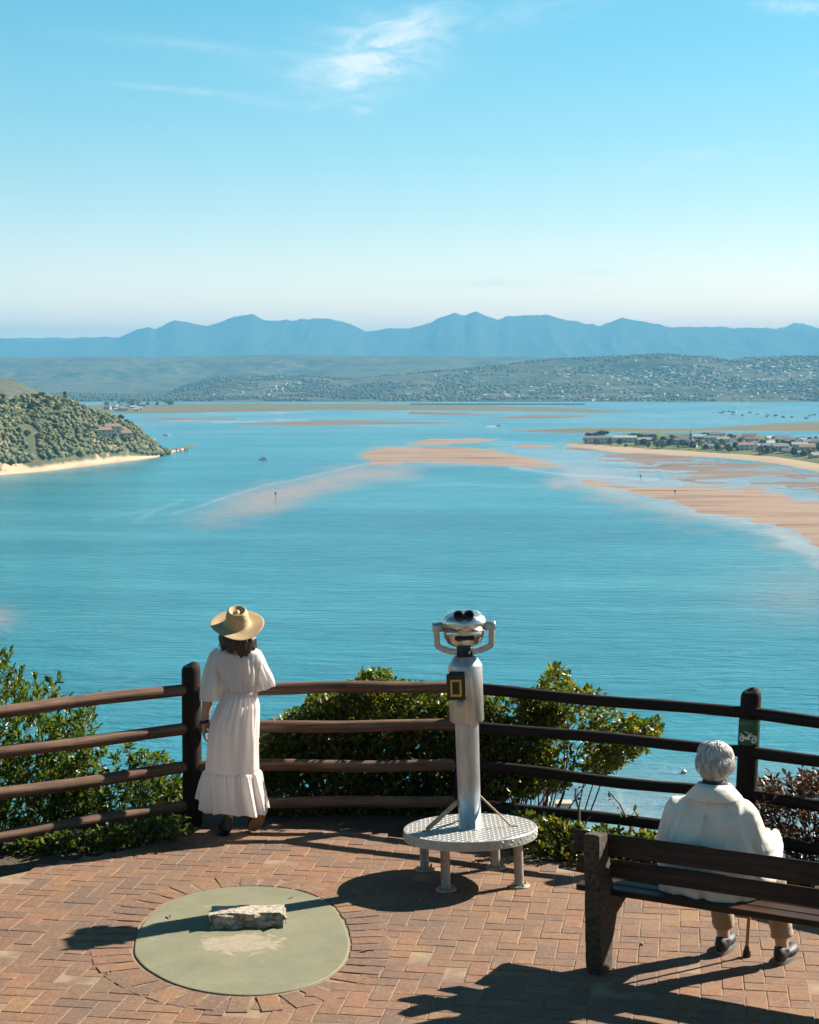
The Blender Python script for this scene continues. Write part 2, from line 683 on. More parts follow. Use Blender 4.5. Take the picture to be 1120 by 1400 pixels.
    c = g.ramp(n, [(.3, (.33, .31, .27)), (.7, (.50, .48, .43))])
    z = g.sep(g.tc.outputs['Object'])[2]
    rust = g.m('MULTIPLY', g.smooth(n2, .50, .68), g.smooth(z, .10, .22, .35, 1.0))
    c = g.mix(rust, c, (.30, .12, .04))
    g.put(g.b.inputs['Base Color'], c)
    g.b.inputs['Metallic'].default_value = .4
    g.b.inputs['Roughness'].default_value = .55
    M['leg'] = m_
    M['rusty'] = basic('rusty_strap', (.55, .42, .28), (.28, .13, .05), .6, 14, metal=.3, lo=.5, hi=.75)
    M['black'] = basic('black_rubber', (.010, .010, .011), (.02, .02, .021), .45, 30)
    M['glass'] = basic('dark_lens', (.006, .007, .01), None, .05)
    M['yellow'] = basic('yellow_enamel', (.72, .42, .03), (.66, .37, .025), .45, 30)
    # cloth
    def cloth(name, a, b, sc=260, thin=0.0):
        m_, g = material(name)
        n = g.noise(g.tc.outputs['Object'], 5, 5, .6)
        w = g.noise(g.scale(g.tc.outputs['Object'], (1, 1, .35)), sc, 2, .5)
        wr = g.noise(g.scale(g.tc.outputs['Object'], (1, 1, .30)), 26, 4, .6, .5)
        g.put(g.b.inputs['Base Color'], g.ramp(n, [(.3, a), (.7, b)]))
        g.b.inputs['Roughness'].default_value = .9
        g.b.inputs['Specular IOR Level'].default_value = .2
        g.b.inputs['Sheen Weight'].default_value = .15
        bump(g, g.m('ADD', g.m('MULTIPLY', w, .12), wr), .35, .012)
        if thin:
            tr = g.node('ShaderNodeBsdfTranslucent')
            tr.inputs[0].default_value = (*b, 1)
            mx = g.node('ShaderNodeMixShader')
            mx.inputs[0].default_value = thin
            g.l.new(g.b.outputs[0], mx.inputs[1])
            g.l.new(tr.outputs[0], mx.inputs[2])
            g.l.new(mx.outputs[0], g.out.inputs[0])
        return m_
    M['dress'] = cloth('white_cotton', (.84, .79, .77), (.88, .84, .82), thin=.48)
    M['jacket'] = cloth('cream_wool', (.74, .69, .62), (.80, .75, .67), 180)
    M['trousers'] = cloth('beige_trousers', (.40, .30, .20), (.46, .35, .24))
    M['shirt'] = basic('dark_collar', (.03, .04, .06), None, .8)
    M['skin'] = basic('skin', (.42, .22, .14), (.48, .26, .17), .5, 12)
    M['skin_pale'] = basic('pale_skin', (.55, .30, .22), (.60, .36, .27), .5, 12)
    M['brown_hair'] = basic('dark_brown_hair', (.020, .010, .006), (.06, .028, .015), .4, 60, stretch=(1, 1, .1))
    M['grey_hair'] = basic('grey_hair', (.24, .22, .20), (.60, .58, .55), .55, 24, stretch=(1, 1, .6))
    m_, g = material('white_strand')
    g.put(g.b.inputs['Base Color'], g.ramp(g.node('ShaderNodeNewGeometry').outputs['Random Per Island'], [(0, (.20, .18, .16)), (.3, (.42, .40, .38)), (.65, (.64, .63, .61)), (1, (.82, .81, .80))]))
    g.b.inputs['Roughness'].default_value = .45
    M['white_strand'] = m_
    M['shoe'] = basic('black_shoe', (.012, .012, .013), (.025, .024, .024), .6, 30)
    M['sole'] = basic('tan_sole', (.42, .24, .11), (.30, .15, .06), .8, 30)
    M['grey_sole'] = basic('grey_sole', (.16, .15, .14), None, .8)
    M['bead'] = basic('dark_bracelet', (.04, .025, .02), None, .4)
    m_, g = material('woven_straw')
    w1 = g.node('ShaderNodeTexWave', wave_type='RINGS', rings_direction='Z')
    w1.inputs['Scale'].default_value = 60
    w1.inputs['Distortion'].default_value = 1.5
    g.put(w1.inputs[0], g.tc.outputs['Object'])
    n = g.noise(g.tc.outputs['Object'], 45, 5, .7)
    c = g.ramp(n, [(.3, (.52, .34, .17)), (.7, (.68, .48, .27))])
    g.put(g.b.inputs['Base Color'], c)
    g.b.inputs['Roughness'].default_value = .7
    bump(g, g.m('ADD', w1.outputs[1], n), .4, .003)
    M['straw'] = m_
    M['cane'] = basic('cane_wood', (.42, .26, .13), (.50, .33, .18), .45, 20, stretch=(1, 1, .1))
    # plants
    M['leaf_left'] = leaf_mat('upright_leaf', [(0, (0.038, 0.072, 0.012)), (.45, (0.072, 0.119, 0.019)), (.8, (0.128, 0.162, 0.030)), (1, (0.221, 0.204, 0.051))], .42)
    M['leaf_mid'] = leaf_mat('glossy_leaf', [(0, (.035, .065, .012)), (.4, (.07, .11, .018)), (.72, (.15, .17, .025)), (.93, (.30, .25, .035)), (1, (.40, .16, .03))], .44)
    M['leaf_low'] = leaf_mat('lime_leaf', [(0, (.05, .09, .015)), (.5, (.12, .17, .02)), (.85, (.22, .23, .03)), (1, (.32, .14, .03))], .42)
    M['leaf_red'] = leaf_mat('bronze_leaf', [(0, (.045, .018, .016)), (.5, (.09, .035, .026)), (.85, (.15, .06, .04)), (1, (.09, .08, .03))], .25)
    M['bark'] = basic('grey_bark', (.07, .05, .035), (.15, .11, .08), .9, 30, bstr=.6)
    M['dry'] = basic('dry_stem', (.30, .20, .10), (.20, .12, .06), .8, 20)
    return M


M = build_materials()


def far_mat(name, stops, scale, stretch=(1, 1, 1), rough=.95, detail=8):
    m_, g = material(name)
    n = g.noise(g.scale(g.pos, stretch), scale, detail, .65)
    g.put(g.b.inputs['Base Color'], g.ramp(n, stops))
    g.b.inputs['Roughness'].default_value = rough
    g.b.inputs['Specular IOR Level'].default_value = .1
    return m_


# ================================================================== SETTING: water and far land
BANKS = dict(
    centre=[(495, 620), (520, 613), (560, 611), (620, 611), (670, 615), (700, 622), (735, 629), (768, 637), (720, 638), (660, 634), (600, 632), (560, 631), (530, 636), (503, 635), (512, 629), (497, 626)],
    upper=[(556, 605), (590, 600), (650, 599), (690, 601), (650, 605), (600, 608), (566, 608)],
    right=[(805, 659), (870, 666), (940, 666), (1040, 673), (1120, 684), (1300, 700), (1500, 720), (1500, 860), (1300, 800), (1150, 760), (1118, 750), (1104, 735), (1060, 716), (1000, 706), (940, 690), (890, 677), (840, 665)],
    flat=[(775, 607), (830, 616), (960, 628), (1120, 648), (1300, 668), (1500, 690), (1500, 710), (1300, 690), (1120, 668), (1030, 660), (960, 655), (900, 646), (850, 632), (790, 615)],
)
SHALLOW = [(238, 716), (262, 700), (330, 675), (420, 655), (490, 638), (560, 637), (562, 647), (500, 657), (440, 674), (390, 694), (330, 708), (280, 722)]
PALE = [(640, 598), (700, 604), (780, 606), (850, 620), (960, 640), (1120, 672), (1300, 700), (1300, 830), (1120, 776), (1060, 735), (960, 705), (860, 672), (780, 660), (760, 650), (770, 640), (700, 620)]


def build_water():
    nr, nc = 420, 420
    py = np.concatenate([np.linspace(1190, 560, 300), np.linspace(559, 514.5, nr - 300)])
    tan = -slope_of(py)
    Y = (CAMZ - WATER) / tan
    u = np.linspace(-.46, .46, nc)
    YY, UU = np.meshgrid(Y, u, indexing='ij')
    X = UU * YY
    PX, PYY = 560 + F * UU * 1.0, np.repeat(py[:, None], nc, 1)
    fw = YY * cp - (WATER - CAMZ) * sp
    PX = 560 + F * X / fw
    v = np.stack([X, YY, np.full_like(X, WATER)], -1).reshape(-1, 3)
    idx = np.arange(nr * nc).reshape(nr, nc)
    f = np.stack([idx[:-1, :-1], idx[:-1, 1:], idx[1:, 1:], idx[1:, :-1]], -1).reshape(-1, 4)
    me = np_mesh('water', v, f)
    wob = (fbm(PX / 40, PYY / 9, 3) - .5)
    d1 = sdf(PX, PYY, SHALLOW, 2.2)
    sh = sstep((d1 + 34 + wob * 34) / 66) * .92
    # fades out towards the viewer's end of the spit
    sh *= 1 - .8 * sstep((380 - PX) / 150)
    d2 = sdf(PX, PYY, BANKS['right'], 2.2)
    sh = np.maximum(sh, sstep((d2 + 75 + wob * 90) / 85) * .8)
    d3 = sdf(PX, PYY, BANKS['centre'], 2.5)
    sh = np.maximum(sh, sstep((d3 + 14 + wob * 20) / 16) * .8)
    d5 = sdf(PX, PYY, BANKS['flat'], 2.5)
    sh = np.maximum(sh, sstep((d5 + 20 + wob * 30) / 30) * .6)
    for (x, y, rx, ry, a) in ((-8, 845, 28, 16, .6), (1095, 810, 90, 40, .35), (1000, 580, 1, 1, 0)):
        sh = np.maximum(sh, a * np.exp(-((PX - x) / rx) ** 2 - ((PYY - y) / ry) ** 2))
    near = sstep((PYY - 1015) / 90) * sstep((PX - 560) / 300)
    sh = np.maximum(sh, near * .28)
    pale = sstep((sdf(PX, PYY, PALE, 2.5) + 12 + wob * 45) / 36)
    pale = np.maximum(pale * .8, sstep((606 - PYY) / 34) * .55 * (.35 + .65 * sstep((fbm(PX / 90, PYY / 3.2, 9, 4) - .40) / .2)))
    pale = np.maximum(pale, near * .30)
    # wind lanes, foam lines and the wakes of boats
    foam = np.zeros_like(PX)
    lines = [([(235, 703), (300, 683), (360, 664), (420, 652), (500, 634)], 1.9, .28), ([(125, 712), (170, 703), (235, 692)], 1.8, .13), ([(185, 712), (215, 697), (250, 683)], 2.6, .16),
             ([(560, 664), (640, 662), (720, 665), (790, 662)], 3.0, .12), ([(560, 606), (620, 603)], 1.6, .6),
             ([(668, 583), (690, 582)], 1.0, .8), ([(840, 1060), (850, 1100), (870, 1118)], 2.5, .35), ([(800, 661), (900, 688), (1000, 714), (1060, 728), (1110, 752)], 13.0, .20),
             ([(210, 560), (320, 566), (430, 563)], 1.2, .5), ([(230, 574), (320, 577), (420, 574)], 1.2, .5), ([(700, 640), (780, 650), (900, 655)], 3, .4), ([(225, 595), (232, 594)], 1.2, .8)]
    for pts, w, a in lines:
        d = sline(PX, PYY + wob * 3, pts, 1.6)
        foam = np.maximum(foam, a * np.exp(-(d / w) ** 2))
    for nme, arr in (('shallow', sh), ('pale', pale), ('foam', foam)):
        at = me.attributes.new(nme, 'FLOAT', 'POINT')
        at.data.foreach_set('value', np.ascontiguousarray(arr.ravel(), np.float32))
    m_, g = material('lagoon_water')

    def attr(n):
        a = g.node('ShaderNodeAttribute')
        a.attribute_name = n
        return a.outputs['Fac']
    lanes = g.noise(g.scale(g.pos, (.0022, .0065, 0)), 1.0, 6, .62, 1.8)
    mid = g.noise(g.scale(g.pos, (.030, .070, 0)), 1.0, 7, .7, 1.2)
    c = g.ramp(lanes, [(.30, (.012, .180, .262)), (.5, (.026, .250, .338)), (.70, (.060, .322, .412))])
    c = g.mix(g.smooth(mid, .42, .72, 0, .40), c, (.004, .140, .205))
    shn = g.m('MULTIPLY', attr('shallow'), g.smooth(mid, .25, .7, .75, 1.1))
    c = g.mix(g.m('MINIMUM', shn, 1.0), c, (.42, .285, .235))
    streak = g.noise(g.scale(g.pos, (.004, .028, 0)), 1.0, 7, .7, .8)
    c = g.mix(g.m('MULTIPLY', attr('pale'), g.smooth(streak, .36, .62, .25, 1.0), clamp=True), c, (.36, .43, .50))  # pale wet shallows, their reflection put into the colour
    fo = g.m('MULTIPLY', attr('foam'), g.smooth(g.noise(g.scale(g.pos, (.03, .08, 0)), 1.0, 6, .7), .3, .6, .25, 1.0), clamp=True)
    wind = g.smooth(g.noise(g.scale(g.pos, (.0060, .020, 0)), 1.0, 9, .74, 2.2), .50, .80, 0, .20)
    c = g.mix(wind, c, (.14, .43, .52))
    fleck = g.noise(g.scale(g.pos, (.03, .055, 0)), 1.0, 5, .75, 1.2)
    fl2 = g.noise(g.scale(g.pos, (.055, .105, 0)), 1.0, 5, .78, 1.3)
    c = g.mix(g.smooth(fl2, .47, .70, 0, .40), c, (.002, .115, .175))
    c = g.mix(g.smooth(fleck, .56, .74, 0, .30), c, (.14, .38, .45))
    c = g.mix(g.smooth(fleck, .26, .42, .30, 0), c, (.003, .12, .18))
    band = g.noise(g.scale(g.pos, (.0009, .0042, 0)), 1.0, 5, .6, 1.2)
    c = g.mix(g.smooth(band, .50, .64, 0, .35), c, (.10, .36, .44))
    c = g.mix(fo, c, (.70, .74, .74))
    g.put(g.b.inputs['Base Color'], c)
    g.b.inputs['Roughness'].default_value = .22
    g.b.inputs['IOR'].default_value = 1.33
    g.b.inputs['Specular IOR Level'].default_value = .35
    w1 = g.noise(g.scale(g.pos, (.10, .17, 0)), 1.0, 5, .68, 1.0)
    w2 = g.noise(g.scale(g.pos, (.05, .16, 0)), 1.0, 4, .55, .8)
    w3 = g.noise(g.scale(g.pos, (.22, .34, 0)), 1.0, 3, .6, .6)
    h = g.m('ADD', g.m('ADD', g.m('MULTIPLY', w1, .75), g.m('MULTIPLY', w2, 1.4)), g.m('MULTIPLY', w3, .35))
    bump(g, h, .75, 1.4)
    obj('water', me, None, m_, kind='structure')
    # the lagoon floor below, out of sight, closes the place
    mb = MB()
    mb.box((0, 24000, WATER - 4), (44000, 56000, 1))
    mb.build('lagoon_bed', far_mat('bed_sand', [(.3, (.3, .22, .15)), (.7, (.4, .3, .2))], .01), kind='structure')


build_water()


def bank(name, poly, mat, hmax=.5, soft=8.0, rough=.25, ky=2.5, step=(2.5, .8), seed=1, nscale=(45, 5), crest=0.0, base=0.0):
    P = np.array(poly)
    x0, y0 = P.min(0) - (soft * 2, 4)
    x1, y1 = P.max(0) + (soft * 2, 4)
    xs = np.arange(x0, x1 + step[0], step[0])
    ys = np.arange(y1 + step[1], max(y0, 516), -step[1])
    PX, PY = np.meshgrid(xs, ys)
    YY = (CAMZ - WATER) / -slope_of(PY)
    X = (PX - 560) * (YY * cp - (WATER - CAMZ) * sp) / F
    d = sdf(PX, PY, poly, ky)
    h = np.tanh(d / soft) * (1 - rough) + (fbm(PX / nscale[0], PY / nscale[1], seed, 5) - .5) * 2.4 * rough
    h = h - 2.5 * sstep((-d - soft * .8) / soft)
    z = np.where(h > 0, h * hmax + crest * sstep(d / (soft * 4)), h * .6) + base
    v = np.stack([X, YY, WATER + z], -1).reshape(-1, 3)
    nr, nc = X.shape
    idx = np.arange(nr * nc).reshape(nr, nc)
    f = np.stack([idx[:-1, :-1], idx[:-1, 1:], idx[1:, 1:], idx[1:, :-1]], -1).reshape(-1, 4)
    keep = (h.ravel()[f] > -.12).any(1)
    f = f[keep]
    used, inv = np.unique(f, return_inverse=True)
    me = np_mesh(name, v[used], inv.reshape(-1, 4), True)
    return obj(name, me, None, mat, kind='structure')


SAND = far_mat('sand', [(.28, (0.197, 0.123, 0.089)), (.42, (0.312, 0.205, 0.146)), (.52, (0.394, 0.287, 0.217)), (.64, (0.328, 0.230, 0.164)), (.8, (0.246, 0.156, 0.110))], .009, (1, 4.5, 1))
WETSAND = far_mat('wet_sand', [(.3, (0.164, 0.111, 0.082)), (.5, (0.271, 0.180, 0.131)), (.7, (0.328, 0.246, 0.180))], .012, (1, 3.0, 1), .5)
MARSH = far_mat('salt_marsh', [(.3, (.12, .13, .055)), (.5, (.20, .17, .09)), (.7, (.15, .15, .06))], .006, (1, 2.2, 1))
MUD = far_mat('mud_bank', [(.3, (.15, .12, .085)), (.6, (.26, .19, .125)), (.8, (.20, .16, .10))], .006, (1, 2.5, 1))
BEACH = far_mat('beach_sand', [(.3, (0.426, 0.312, 0.205)), (.7, (0.508, 0.385, 0.262))], .03)
LAWN = far_mat('island_grass', [(.3, (.10, .13, .04)), (.6, (.19, .20, .07)), (.8, (.13, .15, .05))], .02)

bank('sandbank', BANKS['centre'], SAND, .5, 7, .28, seed=2)
bank('sandbank', BANKS['upper'], SAND, .4, 5, .25, seed=3)
bank('sandbank', BANKS['right'], SAND, .6, 22, .44, ky=2.2, seed=4, nscale=(80, 4.2))
bank('tidal_flat', BANKS['flat'], WETSAND, .3, 16, .85, seed=5, nscale=(42, 2.6))
bank('mudbank', [(720, 588), (800, 585), (960, 586), (1060, 579), (1120, 577), (1500, 570), (1500, 592), (1120, 590), (1000, 589), (860, 590), (760, 590.5)], MARSH, .8, 8, .2, ky=4, step=(3, .5), seed=6)
bank('mudbank', [(690, 588), (760, 587), (860, 590), (790, 592), (720, 591)], MUD, .5, 8, .3, ky=4, step=(3, .5), seed=7)
bank('salt_marsh', [(70, 566), (90, 556), (150, 552.5), (220, 552), (330, 551.5), (560, 552.5), (640, 554), (760, 557), (876, 563), (812, 564.5), (700, 562), (600, 561), (420, 561), (330, 563), (230, 565)], MARSH, .8, 7, .2, ky=4, step=(3, .5), seed=8)
bank('mudbank', [(180, 573), (230, 571), (320, 571), (325, 573.5), (230, 575)], MUD, .5, 6, .3, ky=4, step=(3, .5), seed=9)
bank('mudbank', [(300, 579), (360, 577), (480, 575), (560, 576), (640, 578), (520, 580), (400, 581)], MUD, .5, 6, .3, ky=4, step=(3, .5), seed=10)
bank('mudbank', [(660, 571), (740, 567), (815, 567.5), (780, 571), (700, 572.5)], MUD, .5, 6, .3, ky=4, step=(3, .5), seed=11)
bank('mudbank', [(560, 562), (640, 565), (700, 568), (640, 568), (560, 566)], MUD, .5, 6, .35, ky=4, step=(3, .5), seed=12)
bank('mudbank', [(760, 610), (740, 613), (690, 612), (720, 608)], SAND, .4, 6, .35, ky=3, step=(3, .6), seed=13)
bank('beach', [(772, 608), (800, 606), (830, 609), (900, 614), (980, 619), (1060, 624), (1120, 634), (1500, 670), (1500, 690), (1300, 668), (1120, 645), (1060, 633), (990, 626), (900, 621), (840, 618), (800, 613)], BEACH, .9, 5, .08, ky=3, step=(3, .6), seed=14, base=.1)
ISLE = [(795, 607), (815, 598), (870, 592), (960, 592), (1060, 597), (1120, 600), (1500, 598), (1500, 668), (1120, 635), (1060, 626), (980, 620), (900, 615), (840, 611)]
bank('island', ISLE, LAWN, 1.6, 8, .06, ky=3, step=(3, .6), seed=15, crest=1.4, base=.2)


# ------------------------------------------------------------------ far hills and mountains
def interp(px, pts):
    a = np.array(pts, float)
    return np.interp(px, a[:, 0], a[:, 1])


TOWN_LINE = [(-1500, 548), (0, 549), (215, 545), (250, 528), (300, 515), (420, 515), (480, 519), (560, 511), (620, 506), (700, 498), (760, 491), (830, 488), (900, 485), (960, 488), (1000, 492), (1060, 488), (1120, 488), (1600, 480), (2600, 480)]
PLATEAU = [(-1500, 484), (0, 489), (60, 489), (100, 488), (180, 487), (190, 489), (300, 487), (400, 485), (460, 487), (560, 487), (700, 488), (900, 491), (1120, 493), (2600, 490)]
PEAKS = [(-1800, 455), (-600, 470), (-300, 455), (-120, 462), (0, 464), (25, 463), (45, 467), (70, 467), (110, 463), (165, 460), (185, 452), (205, 447), (213, 451), (240, 438), (262, 442), (285, 444), (305, 440), (320, 434), (345, 430), (365, 437), (400, 438), (420, 436), (450, 436), (480, 443), (500, 453), (530, 450), (560, 447), (590, 440), (612, 430), (621, 427.5), (636, 432), (652, 426), (668, 434), (681, 437), (695, 431), (715, 432), (750, 430.5), (775, 437), (800, 443), (820, 445), (850, 432), (875, 440), (910, 445), (940, 447), (1000, 449), (1060, 449), (1120, 450), (1300, 440), (1500, 452), (2600, 450)]
PEAKS2 = [(-1800, 470), (900, 458), (925, 449), (960, 446), (985, 446), (1010, 451), (1060, 451), (1085, 441), (1112, 446), (1180, 454), (2600, 460)]


def line_h(X, Y, Yr, line):
    """height above the water of a crest at distance Yr, looked up along the crest"""
    px = 560 + F * (X / np.maximum(Y, 1)) / cp
    return CAMZ + slope_of(interp(px, line)) * Yr - WATER


def hills_z(X, Y):
    X, Y = np.asarray(X, float), np.asarray(Y, float)
    out = np.zeros(np.broadcast(X, Y).shape)
    for Yr, w, line, sd, amp in ((6600, 1650, TOWN_LINE, 5, .42), (9500, 2600, PLATEAU, 9, .5)):
        h = np.maximum(line_h(X, Y, Yr, line), 0)
        t = (Y - (Yr - w)) / w
        s = np.where(t < 1, sstep(t) * .75 + .25 * np.clip(t, 0, 1), 1 - .5 * sstep((Y - Yr) / 1400))
        gul = fbm(X / 520 + sd, Y / 900, sd, 5)
        carve = 1 - amp * sstep((gul - .35) / .35) * np.clip(4 * s * (1 - s), 0, 1)
        out = np.maximum(out, h * s * carve + (fbm(X / 60, Y / 60, sd + 2, 3) - .5) * 7 * s)
    return out


def heightfield(name, fn, us, Ys, mat, seedless=True):
    UU, YY = np.meshgrid(us, Ys)
    X = UU * YY
    z = fn(X, YY)
    v = np.stack([X, YY, WATER + z], -1).reshape(-1, 3)
    nr, nc = X.shape
    idx = np.arange(nr * nc).reshape(nr, nc)
    f = np.stack([idx[:-1, :-1], idx[:-1, 1:], idx[1:, 1:], idx[1:, :-1]], -1).reshape(-1, 4)
    return obj(name, np_mesh(name, v, f, True), None, mat, kind='structure')


def build_far():
    m_, g = material('far_hill_cover')
    a = g.noise(g.scale(g.pos, (1, 1, 1)), .0035, 7, .65)
    b = g.noise(g.pos, .03, 5, .7)
    c = g.ramp(a, [(.30, (.055, .072, .058)), (.44, (.085, .098, .076)), (.54, (.16, .145, .105)), (.62, (.08, .092, .07)), (.76, (.25, .21, .16))])  # bluish grey tones carry part of the distance haze in the colour
    c = g.mix(g.smooth(b, .42, .62, 0, .7), c, (.04, .06, .045))
    g.put(g.b.inputs['Base Color'], c)
    g.b.inputs['Roughness'].default_value = 1
    g.b.inputs['Specular IOR Level'].default_value = 0
    heightfield('hills', lambda X, Y: hills_z(X, Y) + .6, np.linspace(-.42, .42, 420), np.concatenate([np.linspace(4880, 9600, 200), np.linspace(9650, 13500, 30)]), m_)

    def mtn(line, Yr, w, sd):
        def fn(X, Y):
            jag = (1 - np.abs(fbm(X / 330 + sd, X * 0 + sd, sd + 3, 5) - .5) * 2) ** 2
            h = np.maximum(line_h(X, Y, Yr, line), 0)
            h = h * (1 + .045 * (jag - .65))
            t = np.clip(1 - np.abs(Y - Yr) / w, 0, 1)
            rid = np.abs(fbm(X / 620 + sd + .25 * np.sin(Y / 900), Y / 2400, sd, 5) - .5) * 2.6
            s = t ** 1.5
            return h * s * (1 - .30 * np.clip(rid, 0, 1) * np.clip(3.2 * t * (1 - t) ** .7, 0, 1))
        return fn
    rock = far_mat('mountain_cover', [(.3, (.05, .07, .055)), (.6, (.075, .085, .068)), (.8, (.11, .105, .085))], .0016)
    us = np.linspace(-.36, .36, 900)
    heightfield('mountains', mtn(PEAKS, 20000, 5200, 3), us, np.concatenate([np.linspace(15000, 19900, 60), [20000], np.linspace(20200, 25000, 20)]), rock)
    heightfield('mountains', mtn(PEAKS2, 27500, 4000, 8), us, np.concatenate([np.linspace(23800, 27400, 24), [27500], np.linspace(27800, 31000, 10)]), rock)


build_far()

# ------------------------------------------------------------------ headland on the left
SHORE = [(-900, 790), (-400, 710), (-200, 680), (0, 650), (60, 645), (130, 636), (190, 629), (235, 622), (245, 616)]
SKYL = [(-1200, 530), (-500, 528), (-200, 535), (-60, 542), (0, 545), (40, 546), (74, 548), (100, 554), (130, 564), (165, 575), (190, 583), (218, 595), (238, 608), (247, 617)]
sh_w = [ground(px, py, WATER) for px, py in SHORE]
SHX, SHY = np.array([p.x for p in sh_w]), np.array([p.y for p in sh_w])
HEAD_TIP = sh_w[-1].x


def head_z(X, Y):
    X, Y = np.asarray(X, float), np.asarray(Y, float)
    Ys = np.interp(X, SHX, SHY)
    dep = 60 + 330 * sstep((HEAD_TIP - X) / 260)          # how far back the crest lies
    Yr = Ys + dep
    px = 560 + F * X / Yr
    R = np.maximum(CAMZ + slope_of(interp(px, SKYL)) * Yr - WATER, 0)
    R = R * sstep((HEAD_TIP + 4 - X) / 26)
    t = (Y - Ys) / dep
    beach = 1.4 * np.clip((Y - Ys) / 14, -2, 1)
    cliff = sstep((Y - Ys - 20) / 45) * np.minimum(R * .22, 14)
    body = np.where(t < 1, np.clip((t - .05) / .95, 0, 1) ** .85, 1 - sstep((t - 1.0) / 1.6))
    z = beach + cliff * np.where(t < 1, 1, body) * (t > 0) + (R - np.minimum(R * .22, 14)) * body
    z = z + (fbm(X / 45, Y / 45, 21, 4) - .5) * 7 * sstep((Y - Ys - 18) / 50) * sstep(R / 12)
    z = z - 8 * sstep((t - 1.7) / .9)
    z = np.where(X > HEAD_TIP + 4, -3.0, z)
    return z


def build_headland():
    xs = np.concatenate([np.linspace(-1500, -650, 60), np.linspace(-640, HEAD_TIP + 12, 180)])
    dys = np.concatenate([np.linspace(-14, 30, 24), np.linspace(36, 420, 80), np.linspace(440, 1100, 24)])
    XX, DD = np.meshgrid(xs, dys)
    YY = np.interp(XX, SHX, SHY) + DD
    v = np.stack([XX, YY, WATER + head_z(XX, YY)], -1).reshape(-1, 3)
    nr, nc = XX.shape
    idx = np.arange(nr * nc).reshape(nr, nc)
    f = np.stack([idx[:-1, :-1], idx[:-1, 1:], idx[1:, 1:], idx[1:, :-1]], -1).reshape(-1, 4)
    me = np_mesh('headland', v, f, True)
    at = me.attributes.new('shore', 'FLOAT', 'POINT')
    at.data.foreach_set('value', np.ascontiguousarray(DD.ravel(), np.float32))
    m_, g = material('headland_cover')
    a = g.node('ShaderNodeAttribute')
    a.attribute_name = 'shore'
    n = g.noise(g.pos, .02, 7, .65)
    n2 = g.noise(g.pos, .09, 6, .7)
    c = g.ramp(n, [(.3, (0.035, 0.043, 0.016)), (.5, (0.065, 0.064, 0.025)), (.7, (0.110, 0.085, 0.041))])
    c = g.mix(g.smooth(n2, .44, .6, 0, .85), c, (.028, .04, .016))
    c = g.mix(g.smooth(g.noise(g.pos, .35, 4, .7), .5, .65, 0, .6), c, (.03, .038, .016))
    cliffm = g.m('MULTIPLY', g.smooth(g.m('ADD', a.outputs['Fac'], g.m('MULTIPLY', n2, 30.0)), 70, 30), g.smooth(n, .48, .56))
    c = g.mix(cliffm, c, (.42, .27, .16))
    be = g.smooth(g.m('ADD', a.outputs['Fac'], g.m('MULTIPLY', n2, 12.0)), 19, 13)
    c = g.mix(be, c, (.38, .27, .18))
    wet = g.smooth(g.m('ADD', a.outputs['Fac'], g.m('MULTIPLY', n, 12.0)), 12, 8)
    c = g.mix(wet, c, (.24, .16, .11))
    g.put(g.b.inputs['Base Color'], c)
    g.b.inputs['Roughness'].default_value = .95
    obj('headland', me, None, m_, kind='structure')


build_headland()

LEAFSTOPS = [(0, (.034, .046, .018)), (.4, (.060, .070, .024)), (.7, (.095, .095, .030)), (.92, (.14, .125, .038)), (1, (.20, .18, .045))]


def clump_mat(name, stops):
    m_, g = material(name)
    info = g.node('ShaderNodeObjectInfo')
    geo = g.node('ShaderNodeNewGeometry')
    r = g.m('FRACT', g.m('ADD', info.outputs['Random'], g.m('MULTIPLY', geo.outputs['Random Per Island'], .6)))
    n = g.noise(g.pos, .9, 5, .7)
    c = g.ramp(r, stops)
    c = g.mix(g.smooth(n, .45, .7, 0, .5), c, tuple(x * .5 for x in stops[0][1]))
    g.put(g.b.inputs['Base Color'], c)
    g.b.inputs['Roughness'].default_value = .9
    g.b.inputs['Specular IOR Level'].default_value = .15
    bump(g, n, .9, .5)
    return m_


M['crown'] = clump_mat('tree_crown', LEAFSTOPS)
M['crown_yellow'] = clump_mat('yellow_green_crown', [(0, (.14, .15, .03)), (.5, (.20, .19, .04)), (1, (.25, .22, .05))])
M['crown_dark'] = clump_mat('dark_crown', [(0, (.018, .032, .018)), (.5, (.025, .042, .02)), (1, (.04, .055, .022))])
M['trunk'] = basic('trunk_bark', (.09, .065, .045), (.15, .11, .08), .9, 3)


def ico(sub):
    bm = bmesh.new()
    bmesh.ops.create_icosphere(bm, subdivisions=sub, radius=1)
    v = np.array([tuple(x.co) for x in bm.verts])
    f = np.array([[x.index for x in q.verts] for q in bm.faces])
    bm.free()
    return v, f


ICO1, ICO2 = ico(1), ico(2)


